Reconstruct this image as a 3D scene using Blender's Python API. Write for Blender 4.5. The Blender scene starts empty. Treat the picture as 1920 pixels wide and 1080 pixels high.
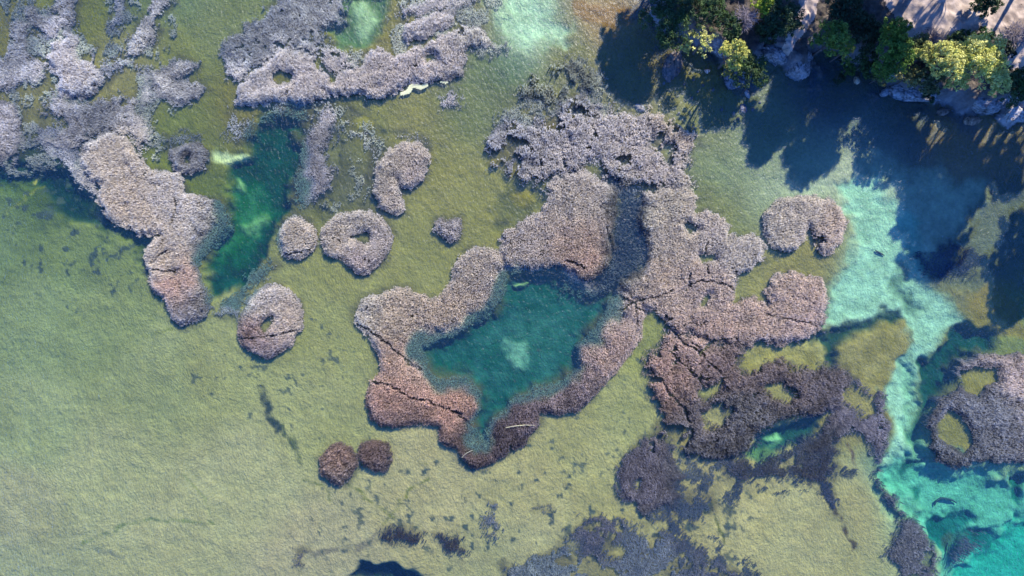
import bpy, math, random
import numpy as np
from math import radians, sin, cos, tan, pi
random.seed(7)
RNG = np.random.default_rng(11)
SC = bpy.context.scene

# ------------------------------------------------------------------ camera, sky, sun, exposure
H = 90.0            # drone height over the water, metres
S = 0.07            # metres per photograph pixel on the water
cam_d = bpy.data.cameras.new('camera'); cam = bpy.data.objects.new('camera', cam_d)
SC.collection.objects.link(cam); SC.camera = cam
cam.location = (0, 0, H); cam.rotation_euler = (0, 0, 0)
cam_d.sensor_width = 36; cam_d.lens = 36 * H / (1920 * S); cam_d.clip_end = 3000; cam_d.clip_start = 0.5
SUN_EL = radians(35.0)
SDX, SDY = 0.47, -0.883     # direction the shadows run to is (-SDX, SDY) in world x,y
w = bpy.data.worlds.new('World'); SC.world = w; w.use_nodes = True
wn = w.node_tree; bg = wn.nodes['Background']
sky = wn.nodes.new('ShaderNodeTexSky'); sky.sky_type = 'NISHITA'; sky.sun_disc = False
sky.sun_elevation = SUN_EL; sky.sun_rotation = math.atan2(SDX, -SDY)
sky.air_density = 1.0; sky.dust_density = 0.1; sky.ozone_density = 4.0
wb = wn.nodes.new('ShaderNodeMix'); wb.data_type = 'RGBA'; wb.blend_type = 'MULTIPLY'; wb.inputs[0].default_value = 1
wb.inputs[7].default_value = (.42, .80, 1.7, 1)      # camera white balance set for the warm sun
wn.links.new(sky.outputs[0], wb.inputs[6]); wn.links.new(wb.outputs[2], bg.inputs[0]); bg.inputs[1].default_value = 0.105
sun_d = bpy.data.lights.new('sun', 'SUN'); sun_d.energy = 4.8; sun_d.angle = radians(0.55); sun_d.color = (1, .93, .83)
sun = bpy.data.objects.new('sun', sun_d); SC.collection.objects.link(sun)
from mathutils import Vector
sun.rotation_euler = Vector((SDX*cos(SUN_EL), -SDY*cos(SUN_EL), sin(SUN_EL))).to_track_quat('Z', 'Y').to_euler()
sun.location = (40, 60, 80)
SC.view_settings.view_transform = 'Standard'; SC.view_settings.look = 'None'
SC.view_settings.exposure = 1.04; SC.view_settings.gamma = 1
SC.cycles.max_bounces = 6; SC.cycles.transparent_max_bounces = 24
SC.cycles.diffuse_bounces = 2; SC.cycles.glossy_bounces = 2
SC.cycles.caustics_reflective = False; SC.cycles.caustics_refractive = False

# ------------------------------------------------------------------ maths helpers
def lin(c):
    c = np.asarray(c, float) / 255.0
    return np.where(c <= 0.04045, c / 12.92, ((c + 0.055) / 1.055) ** 2.4)

def vnoise(x, y, seed=0):
    xi = np.floor(x).astype(np.int64); yi = np.floor(y).astype(np.int64)
    fx = x - xi; fy = y - yi
    fx = fx*fx*fx*(fx*(fx*6-15)+10); fy = fy*fy*fy*(fy*(fy*6-15)+10)
    def h(a, b):
        n = (a * 374761393 + b * 668265263 + seed * 1442695041) & 0xffffffff
        n = ((n ^ (n >> 13)) * 1274126177) & 0xffffffff
        return ((n ^ (n >> 16)) & 0xffff) / 65535.0
    a = h(xi, yi); b = h(xi+1, yi); c = h(xi, yi+1); d = h(xi+1, yi+1)
    return (a*(1-fx)+b*fx)*(1-fy) + (c*(1-fx)+d*fx)*fy

def fbm(x, y, wl, seed=0, octs=4, gain=0.5):
    """fractal noise, centred on 0, about -1..1; wl = longest wavelength in photo pixels"""
    s = 0; a = 1.0; t = 0; f = 1.0 / wl
    for o in range(octs):
        s = s + a * (vnoise(x*f + 17.3*o, y*f - 9.1*o, seed + o*13) * 2 - 1); t += a; a *= gain; f *= 2.03
    return s / t * 1.6

def billow(x, y, wl, seed=0):
    """cushions with creases between them, 0..1"""
    n = 1 - np.abs(fbm(x, y, wl, seed, 2, .45))
    return n

def worley(x, y, wl, seed=0):
    """distance to the nearest of scattered points (in cells), for cauliflower-like lumps"""
    x = x / wl; y = y / wl
    xi = np.floor(x).astype(np.int64); yi = np.floor(y).astype(np.int64)
    best = np.full(x.shape, 9.0)
    for dx in (-1, 0, 1):
        for dy in (-1, 0, 1):
            a = xi + dx; b = yi + dy
            n = (a * 374761393 + b * 668265263 + seed * 1442695041) & 0xffffffff
            n = ((n ^ (n >> 13)) * 1274126177) & 0xffffffff; n = n ^ (n >> 16)
            jx = (n & 0xff) / 255.0; jy = ((n >> 8) & 0xff) / 255.0
            best = np.minimum(best, (a + jx - x)**2 + (b + jy - y)**2)
    return np.sqrt(best)

def sdf(poly, x, y):
    """signed distance in pixels, positive inside"""
    P = np.asarray(poly, float); Q = np.roll(P, -1, 0)
    d = np.full(x.shape, 1e18); ins = np.zeros(x.shape, bool)
    for (ax, ay), (bx, by) in zip(P, Q):
        ex, ey = bx-ax, by-ay; wx, wy = x-ax, y-ay
        t = np.clip((wx*ex + wy*ey) / (ex*ex + ey*ey + 1e-9), 0, 1)
        d = np.minimum(d, (wx-ex*t)**2 + (wy-ey*t)**2)
        c = ((ay > y) != (by > y))
        if ey != 0:
            ins ^= c & (x < ex * (y-ay) / ey + ax)
    d = np.sqrt(d)
    return np.where(ins, d, -d)

def dline(pts, x, y):
    d = np.full(x.shape, 1e18)
    for (ax, ay), (bx, by) in zip(pts[:-1], pts[1:]):
        ex, ey = bx-ax, by-ay; wx, wy = x-ax, y-ay
        t = np.clip((wx*ex + wy*ey) / (ex*ex + ey*ey + 1e-9), 0, 1)
        d = np.minimum(d, (wx-ex*t)**2 + (wy-ey*t)**2)
    return np.sqrt(d)

def sstep(a, b, x):
    t = np.clip((x-a)/(b-a), 0, 1); return t*t*(3-2*t)

def warp(x, y, amp, wl=26, seed=3):
    return x + amp*fbm(x, y, wl, seed, 3, .6), y + amp*fbm(x, y, wl, seed+50, 3, .6)

def rbf(splats, x, y, rad):
    """blend of colour samples (px, py, colour)"""
    acc = np.zeros(x.shape + (3,)); wt = np.zeros(x.shape)
    for (px, py, c) in splats:
        d2 = (x-px)**2 + (y-py)**2
        k = 1.0 / (1 + d2/(rad*rad))**3
        acc += k[..., None] * lin(c); wt += k
    return acc / wt[..., None]

def W(px, py, z=0.0):
    """photograph pixel -> world point that shows there at height z"""
    k = (H - z) / H
    return ((px-960)*S*k, (540-py)*S*k, z)

# ------------------------------------------------------------------ object helpers
def link(o, parent=None):
    SC.collection.objects.link(o)
    if parent: o.parent = parent
    return o

def tag(o, label=None, cat=None, group=None, kind=None):
    if label: o['label'] = label
    if cat: o['category'] = cat
    if group: o['group'] = group
    if kind: o['kind'] = kind
    return o

def mesh_np(name, V, F, mat, col=None, parent=None, smooth=False):
    """V (n,3), F (m,k) with one k; col (n,3) point colours"""
    me = bpy.data.meshes.new(name)
    V = np.ascontiguousarray(V, np.float32); F = np.ascontiguousarray(F, np.int32)
    n, (m, k) = len(V), F.shape
    me.vertices.add(n); me.vertices.foreach_set('co', V.ravel())
    me.loops.add(m*k); me.loops.foreach_set('vertex_index', F.ravel())
    me.polygons.add(m)
    me.polygons.foreach_set('loop_start', np.arange(0, m*k, k, dtype=np.int32))
    me.polygons.foreach_set('loop_total', np.full(m, k, np.int32))
    if smooth: me.polygons.foreach_set('use_smooth', np.ones(m, bool))
    me.update(calc_edges=True)
    if col is not None:
        a = me.color_attributes.new('tint', 'FLOAT_COLOR', 'POINT')
        c4 = np.ones((n, 4), np.float32); c4[:, :3] = col
        a.data.foreach_set('color', c4.ravel())
    me.materials.append(mat)
    return link(bpy.data.objects.new(name, me), parent)

def empty(name, loc):
    o = bpy.data.objects.new(name, None); o.location = loc; o.empty_display_size = .5
    return link(o)

# ------------------------------------------------------------------ materials
def mat(name):
    m = bpy.data.materials.new(name); m.use_nodes = True
    return m, m.node_tree.nodes, m.node_tree.links, m.node_tree.nodes['Principled BSDF']

def noise_node(N, L, scale, detail=4, rough=.6, coord=None, dist=0):
    t = N.new('ShaderNodeTexNoise'); t.inputs['Scale'].default_value = scale
    t.inputs['Detail'].default_value = detail; t.inputs['Roughness'].default_value = rough
    t.inputs['Distortion'].default_value = dist
    if coord is not None: L.new(coord, t.inputs['Vector'])
    return t

def ramp(N, L, src, stops):
    r = N.new('ShaderNodeValToRGB'); L.new(src, r.inputs[0])
    e = r.color_ramp.elements
    while len(e) < len(stops): e.new(.5)
    for el, (p, c) in zip(e, stops):
        el.position = p; el.color = (c, c, c, 1) if not isinstance(c, tuple) else (*c, 1)
    return r

def mul(N, L, a, b, fac=1.0, mode='MULTIPLY'):
    x = N.new('ShaderNodeMix'); x.data_type = 'RGBA'; x.blend_type = mode; x.inputs[0].default_value = fac
    L.new(a, x.inputs[6]); L.new(b, x.inputs[7]); return x.outputs[2]

def tinted(name, rough=.8, spec=.2, var=(.75, 1.25), scale=3.0, bump=0.0, bscale=6.0, trans=0.0):
    """point colour x object-space mottling"""
    m, N, L, p = mat(name)
    at = N.new('ShaderNodeAttribute'); at.attribute_name = 'tint'
    g = N.new('ShaderNodeNewGeometry')
    nz = noise_node(N, L, scale, 5, .65, g.outputs['Position'])
    r = ramp(N, L, nz.outputs[0], [(.3, var[0]), (.7, var[1])])
    c = mul(N, L, at.outputs['Color'], r.outputs[0])
    L.new(c, p.inputs['Base Color'])
    p.inputs['Roughness'].default_value = rough; p.inputs['Specular IOR Level'].default_value = spec
    if bump:
        b = N.new('ShaderNodeBump'); b.inputs['Strength'].default_value = bump; b.inputs['Distance'].default_value = .2
        n2 = noise_node(N, L, bscale, 6, .7, g.outputs['Position'])
        L.new(n2.outputs[0], b.inputs['Height']); L.new(b.outputs[0], p.inputs['Normal'])
    if trans:
        t = N.new('ShaderNodeBsdfTranslucent'); L.new(c, t.inputs[0])
        mx = N.new('ShaderNodeMixShader'); mx.inputs[0].default_value = trans
        out = N['Material Output'] if 'Material Output' in N else [n for n in N if n.type == 'OUTPUT_MATERIAL'][0]
        L.new(p.outputs[0], mx.inputs[1]); L.new(t.outputs[0], mx.inputs[2]); L.new(mx.outputs[0], out.inputs[0])
    return m

def ground_material():
    m, N, L, p = mat('lake_bed_mud')
    at = N.new('ShaderNodeAttribute'); at.attribute_name = 'tint'
    g = N.new('ShaderNodeNewGeometry')
    nz = noise_node(N, L, 2.4, 6, .7, g.outputs['Position']); r1 = ramp(N, L, nz.outputs[0], [(.28, .74), (.72, 1.24)])
    n2 = noise_node(N, L, .35, 4, .6, g.outputs['Position']); r2 = ramp(N, L, n2.outputs[0], [(.3, .88), (.7, 1.10)])
    c = mul(N, L, mul(N, L, at.outputs['Color'], r1.outputs[0]), r2.outputs[0]); L.new(c, p.inputs['Base Color'])
    p.inputs['Roughness'].default_value = .9; p.inputs['Specular IOR Level'].default_value = .1
    # little ridges of the mat, their run bending slowly across the lake
    ang = noise_node(N, L, .06, 2, .5, g.outputs['Position'])
    wv = N.new('ShaderNodeVectorMath'); wv.operation = 'MULTIPLY_ADD'; wv.inputs[1].default_value = (7, 7, 0)
    L.new(ang.outputs['Color'], wv.inputs[0]); L.new(g.outputs['Position'], wv.inputs[2])
    mp = N.new('ShaderNodeMapping'); mp.inputs['Rotation'].default_value = (0, 0, radians(-35)); mp.inputs['Scale'].default_value = (1, .7, 1); L.new(wv.outputs[0], mp.inputs['Vector'])
    a = noise_node(N, L, 3.8, 3, .6, mp.outputs[0], .4)
    b = N.new('ShaderNodeBump'); b.inputs['Strength'].default_value = 1; b.inputs['Distance'].default_value = .19
    L.new(a.outputs[0], b.inputs['Height']); L.new(b.outputs[0], p.inputs['Normal'])
    return m
M_GROUND = ground_material()
M_REED = tinted('dry_reed', .75, .15, (.85, 1.15), .6, 0, trans=.45)
M_LEAF = tinted('leaf', .6, .25, (.8, 1.2), 1.2, 0, trans=.22)
M_BARK = tinted('bark', .9, .1, (.7, 1.2), 6, .5, 12)
M_ROCK = tinted('limestone', .85, .2, (.35, 1.45), 2.6, 1.0, 2.6)
M_PATH = tinted('dusty_path', .95, .05, (.85, 1.12), .9, .3, 5)

def water_material():
    m, N, L, p = mat('lake_water'); N.remove(p)
    out = [n for n in N if n.type == 'OUTPUT_MATERIAL'][0]
    g = N.new('ShaderNodeNewGeometry')
    mp = N.new('ShaderNodeMapping'); mp.inputs['Rotation'].default_value = (0, 0, radians(28))
    mp.inputs['Scale'].default_value = (1.0, .62, 1.0); L.new(g.outputs['Position'], mp.inputs['Vector'])
    a = noise_node(N, L, 2.6, 3, .6, mp.outputs[0], .6)
    b = noise_node(N, L, .25, 2, .5, mp.outputs[0], .3)
    ad = N.new('ShaderNodeMath'); ad.operation = 'MULTIPLY_ADD'; ad.inputs[1].default_value = .5
    L.new(b.outputs[0], ad.inputs[0]); L.new(a.outputs[0], ad.inputs[2])
    bp = N.new('ShaderNodeBump'); bp.inputs['Strength'].default_value = .9; bp.inputs['Distance'].default_value = .20
    L.new(ad.outputs[0], bp.inputs['Height'])
    tr = N.new('ShaderNodeBsdfTransparent'); tr.inputs[0].default_value = (.97, .985, .98, 1)
    df = N.new('ShaderNodeBsdfDiffuse'); df.inputs[0].default_value = (.04, .18, .40, 1)
    L.new(bp.outputs[0], df.inputs['Normal'])
    m1 = N.new('ShaderNodeMixShader'); m1.inputs[0].default_value = .07
    L.new(tr.outputs[0], m1.inputs[1]); L.new(df.outputs[0], m1.inputs[2])
    gl = N.new('ShaderNodeBsdfGlossy'); gl.inputs['Roughness'].default_value = .34
    L.new(bp.outputs[0], gl.inputs['Normal'])
    dt = N.new('ShaderNodeVectorMath'); dt.operation = 'DOT_PRODUCT'; L.new(g.outputs['Incoming'], dt.inputs[0]); L.new(bp.outputs[0], dt.inputs[1])
    def mth(op, a, b=None):
        x = N.new('ShaderNodeMath'); x.operation = op
        L.new(a, x.inputs[0]) if not isinstance(a, float) else setattr(x.inputs[0], 'default_value', a)
        if b is not None: L.new(b, x.inputs[1]) if not isinstance(b, float) else setattr(x.inputs[1], 'default_value', b)
        return x.outputs[0]
    k = mth('SUBTRACT', 1.0, mth('ABSOLUTE', dt.outputs['Value']))      # the same both ways: light entering and leaving
    fr = mth('MULTIPLY', mth('POWER', k, 5.0), .98); fr = mth('ADD', fr, .02)
    m2 = N.new('ShaderNodeMixShader'); L.new(fr, m2.inputs[0])
    L.new(m1.outputs[0], m2.inputs[1]); L.new(gl.outputs[0], m2.inputs[2]); L.new(m2.outputs[0], out.inputs[0])
    va = N.new('ShaderNodeVolumeAbsorption'); va.inputs['Color'].default_value = (.30, .86, .84, 1)
    va.inputs['Density'].default_value = .20; L.new(va.outputs[0], out.inputs['Volume'])
    return m

# ------------------------------------------------------------------ traced layout (photograph pixels)
SHORE = [(1228,-900),(1222,-20),(1218,30),(1235,58),(1285,64),(1312,92),(1345,108),(1352,120),(1372,128),(1378,150),(1400,158),(1420,128),
         (1432,96),(1446,105),(1466,136),(1500,150),(1524,128),(1524,100),(1545,92),(1572,100),(1590,118),(1630,128),(1655,160),(1690,178),
         (1740,190),(1772,196),(1796,212),(1850,216),(1880,206),(1868,228),(1890,246),(1925,225),(1975,262),(2030,400),(2045,560),(2140,700),
         (2500,900),(4000,900),(4000,-900)]
POOL = [(790,655),(830,640),(870,618),(910,598),(935,570),(950,530),(985,520),(1040,508),(1070,530),(1110,560),(1142,560),(1137,590),
        (1112,620),(1085,645),(1080,690),(1050,715),(1000,730),(965,745),(950,768),(922,785),(915,808),(905,822),(893,812),(885,790),
        (900,770),(905,740),(885,712),(850,705),(815,708),(800,680)]
LEFT_POOL = [(425,315),(462,250),(500,218),(560,205),(556,280),(545,340),(545,385),(515,420),(505,470),(470,520),(440,556),(402,560),
             (382,510),(396,450),(425,400),(432,350)]
# (polygon, colour, softness, warp, opacity, depth m)
LAYERS = [
 ([(0,300),(60,288),(140,325),(180,385),(230,425),(275,445),(285,500),(240,455),(180,440),(120,410),(60,360),(0,330)], (42,76,84), 16, 22, .9, 1.3),
 ([(-90,180),(0,300),(60,290),(60,330),(0,350),(-90,330)], (42,76,84), 16, 22, .9, 1.3),
 ([(620,190),(680,205),(715,240),(718,290),(695,330),(690,380),(675,410),(668,340),(690,270),(668,225),(640,210)], (84,98,88), 9, 10, .8, .8),
 ([(555,190),(620,190),(665,225),(650,300),(640,380),(600,420),(590,380),(630,330),(620,260),(600,230)], (92,106,86), 12, 14, .7, .8),
 (LEFT_POOL, (34,84,88), 12, 14, 1, 1.6),
 ([(430,360),(480,355),(492,400),(462,440),(440,485),(405,505),(398,480),(425,430)], (52,122,94), 22, 20, .85, 1.7),
 ([(393,283),(420,280),(450,285),(452,298),(430,306),(398,300)], (186,226,160), 6, 9, .9, .5),
 ([(452,410),(480,395),(492,410),(470,430)], (100,168,115), 10, 14, .6, 1.2),
 ([(440,336),(452,348),(450,360),(438,352)], (130,200,130), 5, 9, .6, 1.2),
 (POOL, (42,98,102), 14, 18, 1, 1.7),
 ([(920,620),(990,600),(1060,600),(1070,660),(1010,700),(940,700)], (50,112,110), 46, 26, .8, 1.6),
 ([(945,650),(975,642),(990,665),(980,690),(955,680)], (96,170,146), 9, 16, .75, 1.4),
 ([(965,535),(990,528),(992,533),(968,541)], (140,200,130), 3, 5, .8, .7),
 ([(1148,345),(1200,350),(1212,400),(1215,450),(1225,490),(1195,515),(1160,540),(1130,560),(1105,520),(1150,470),(1158,410)], (38,58,70), 12, 14, .95, 1.8),
 ([(600,0),(640,-20),(720,-20),(722,20),(700,60),(680,90),(640,90),(610,75),(600,50)], (74,122,98), 12, 14, .85, 1.2),
 ([(655,15),(690,5),(700,35),(680,60),(660,50)], (150,200,150), 10, 14, .75, .8),
 ([(930,-30),(1020,-30),(1030,30),(1060,70),(1068,90),(1000,85),(955,70),(935,20)], (150,205,168), 20, 20, .8, .8),
 ([(1085,0),(1170,0),(1185,22),(1160,45),(1090,35),(1075,20)], (134, 116, 84), 7, 12, .85, .3),
 # pale sand channel on the right
 ([(1440,345),(1510,335),(1575,345),(1640,290),(1680,330),(1760,330),(1860,340),(1850,380),(1800,440),(1790,500),(1735,520),(1700,500),(1600,440),(1590,390),(1500,370)], (144,176,150), 24, 22, .9, .6),
 ([(1575,350),(1650,320),(1700,390),(1735,420),(1722,480),(1738,520),(1790,560),(1815,605),(1760,632),(1745,690),(1725,760),(1702,830),(1705,870),(1690,892),(1664,880),(1680,800),(1665,740),(1675,690),(1700,660),(1718,645),(1700,600),(1690,572),(1620,596),(1542,618),(1556,560),(1598,490),(1610,440),(1600,400)], (126,194,168), 12, 14, .94, .9),
 ([(1682,500),(1708,505),(1712,545),(1735,575),(1720,590),(1695,570),(1685,540)], (70,115,108), 8, 14, .7, 1.3),
 ([(1580,612),(1650,588),(1690,572),(1702,600),(1640,622),(1592,652),(1562,695),(1540,655),(1518,640)], (44,84,90), 9, 12, .95, 1.6),
 ([(1575,660),(1610,625),(1660,600),(1700,596),(1712,640),(1692,690),(1672,732),(1620,722),(1570,692)], (128,136,92), 9, 10, .95, .5),
 ([(1738,690),(1790,622),(1860,598),(1878,620),(1860,655),(1805,675),(1775,740),(1742,780),(1728,835),(1712,822),(1738,750)], (34,84,94), 10, 14, .95, 1.9),
 ([(1700,680),(1722,700),(1745,760),(1735,860),(1712,850),(1690,790),(1706,750)], (70,150,130), 9, 14, .35, 1.6),
 ([(1664,888),(1700,860),(1750,858),(1800,882),(1880,880),(1912,900),(2040,900),(2040,1200),(1775,1200),(1758,1030),(1722,970),(1682,940),(1655,902)], (70,172,150), 22, 20, .95, 1.8),
 ([(1800,1090),(1830,1050),(1880,1020),(1925,985),(2040,960),(2040,1200),(1790,1200)], (14,164,150), 14, 18, .95, 3.0),
 ([(1765,992),(1790,972),(1830,956),(1846,985),(1836,1003),(1880,1008),(1902,1028),(1850,1042),(1800,1052),(1766,1042)], (26,108,116), 8, 16, .9, 2.6),
 ([(1702,858),(1745,858),(1722,880),(1714,906),(1704,892)], (36,100,106), 5, 8, .9, 1.9),
 ([(1720,920),(1741,922),(1734,945),(1722,946)], (34,110,110), 5, 8, .85, 1.9),
 ([(1900,890),(1930,880),(1930,960),(1905,940),(1910,915)], (24,100,106), 6, 10, .9, 2.1),
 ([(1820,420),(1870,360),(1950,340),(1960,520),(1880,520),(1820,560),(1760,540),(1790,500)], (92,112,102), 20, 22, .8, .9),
 ([(1826,540),(1860,530),(1890,560),(1920,600),(1940,640),(1880,625),(1840,600),(1820,580)], (122,122,80), 10, 14, .7, .6),
 ([(655,1090),(680,1055),(700,1066),(735,1057),(760,1068),(785,1082),(780,1110)], (14,58,84), 5, 8, 1, 2.2),
 ([(1395,855),(1430,808),(1480,783),(1556,770),(1535,808),(1490,832),(1452,852),(1420,866)], (34,88,98), 8, 10, .95, 1.7),
 ([(1440,822),(1470,815),(1476,824),(1452,838)], (110,196,140), 4, 7, .85, 1.0),
 ([(1385,855),(1440,835),(1480,860),(1440,872)], (90,140,100), 6, 10, .6, 1.0),
 ([(1385,668),(1400,655),(1440,642),(1500,645),(1525,660),(1535,682),(1510,692),(1480,674),(1440,678),(1410,694),(1385,690)], (136,146,92), 5, 7, 1, .4),
 ([(1752,800),(1776,768),(1802,778),(1822,805),(1830,832),(1810,852),(1782,840),(1758,820)], (120,130,86), 6, 9, .95, .4),
 ([(1796,700),(1830,684),(1870,684),(1878,712),(1848,728),(1836,750),(1808,738)], (120,130,86), 6, 9, .95, .4),
 ([(940,352),(1015,352),(1030,388),(985,408),(942,440),(925,400)], (92,106,84), 10, 14, .8, .8),
 ([(955,362),(990,358),(1002,378),(978,388),(960,380)], (124,130,66), 4, 6, .9, .6),
 ([(662,222),(682,216),(700,226),(696,242),(670,242)], (130,140,72), 3, 4, .9, .5),
 ([(1328,935),(1342,940),(1340,960),(1325,968),(1318,950)], (40,110,100), 4, 8, .8, .9),
]
# thin weed lines on the bottom (points, half-width, colour, opacity)
BED_LINES = [
 ([(484,728),(495,748),(501,768),(511,786),(520,806)], 7, (60,82,92), 1), ([(528,802),(540,815),(548,835),(556,852),(562,874)], 3.5, (72,96,90), .9), ([(545,815),(556,845),(562,870)], 3, (84,108,92), .7),
 ([(0,405),(30,380),(75,350)], 2.2, (130,150,80), .5), ([(60,345),(72,300),(85,255),(108,215)], 1.6, (150,165,95), .8),
 ([(570,900),(610,918),(620,945)], 2.4, (88,112,84), .9), ([(640,905),(690,935),(740,975)], 2.2, (96,118,80), .9),
 ([(720,985),(760,925),(800,898)], 2.2, (96,118,80), .9), ([(590,1040),(640,1035),(690,1020),(712,998)], 7, (100,110,108), .75),
 ([(170,1030),(210,1040),(230,1045)], 4, (96,120,118), .7), ([(150,1025),(240,980),(330,975),(400,985)], 2.6, (104,132,98), .9),
 ([(265,635),(290,625),(320,615)], 2.4, (105,130,85), .7), ([(340,890),(375,925),(390,965)], 2.4, (118,145,98), .6),
 ([(1548,910),(1556,935),(1565,960),(1575,975),(1590,1000),(1605,1025)], 5, (66,72,84), .9),
 ([(1344,965),(1350,995),(1356,1020)], 1.6, (66,92,70), .8), ([(1660,660),(1668,650),(1675,640)], 1.8, (100,105,75), .6),
 ([(1590,835),(1602,855),(1608,882)], 3.5, (80,78,92), .85), ([(1712,600),(1716,640),(1722,680)], 4, (80,120,105), .5),
 ([(785,870),(800,875)], 1.6, (90,110,80), .6),
]
SAND = [  # apparent colours of the sunlit bottom; bluish by the shore to deepen tree shadows
 (10,400,(88,122,92)),(0,450,(104,138,94)),(50,600,(118,148,102)),(50,800,(132,156,106)),(20,950,(146,158,116)),(10,1070,(138,156,114)),(200,900,(144,160,110)),
 (300,1000,(150,162,112)),(200,600,(120,146,96)),(300,700,(130,152,102)),(150,470,(106,136,90)),(400,700,(136,152,96)),(450,900,(150,162,112)),(600,780,(142,156,98)),
 (600,1040,(152,156,116)),(800,930,(156,159,108)),(620,600,(136,150,90)),(640,550,(130,142,82)),(780,470,(128,138,80)),(900,380,(126,134,76)),(850,330,(130,136,76)),
 (620,300,(92,106,88)),(680,230,(124,134,72)),(780,230,(124,130,76)),(880,200,(106,126,86)),(900,100,(96,121,86)),(960,130,(74,115,96)),(990,60,(140,190,160)),
 (950,20,(112,162,132)),(1050,60,(102,126,96)),(1120,30,(150,128,84)),(1060,100,(112,120,72)),(950,200,(96,116,86)),(990,210,(116,118,62)),(1200,150,(110,120,85)),
 (1240,130,(124,118,90)),(1290,180,(126,136,86)),(1330,240,(112,131,96)),(1360,330,(106,135,102)),(1340,380,(112,126,78)),(1440,330,(122,150,118)),(1500,350,(130,165,136)),
 (1600,330,(150,178,146)),(1620,500,(122,182,154)),(1500,480,(130,134,76)),(1545,480,(128,130,76)),(1850,450,(98,118,108)),(1900,380,(96,112,104)),(1830,540,(116,124,88)),
 (1900,620,(106,130,80)),(1450,660,(142,150,86)),(1900,630,(100,128,82)),(1610,770,(136,140,84)),(1600,950,(148,154,98)),(1500,1000,(152,160,106)),(1400,960,(160,164,102)),
 (1320,910,(148,150,98)),(1180,780,(142,155,92)),(1100,850,(150,158,98)),(1000,930,(156,160,102)),(1230,640,(130,146,78)),(170,25,(110,126,52)),(240,20,(90,120,86)),
 (230,80,(136,140,82)),(330,80,(116,130,72)),(400,50,(110,130,86)),(330,20,(96,126,92)),(340,230,(106,126,72)),(220,150,(136,140,82)),(60,190,(126,130,82)),(10,110,(110,116,72)),
 (280,300,(110,130,62)),(400,250,(102,117,76)),(450,210,(116,120,66)),(390,330,(96,120,66)),(30,300,(50,80,84)),(100,330,(50,82,84)),(40,360,(76,116,78)),(560,260,(72,88,86)),
 (620,160,(112,124,60)),(720,60,(122,126,66)),(730,90,(130,130,68)),(650,190,(104,112,70)),(900,30,(122,122,72)),(1420,240,(112,138,112)),(1640,240,(92,124,126)),(1560,170,(84,106,114)),  # shore splats greyed towards blue so the tree shadows read navy
 (1800,260,(136,126,98)),(1700,230,(86,106,110)),(1880,270,(118,118,96)),(1700,900,(80,170,145)),(1180,1000,(150,155,95)),(1000,1010,(150,158,108)),(940,1050,(140,150,105)),
]
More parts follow.
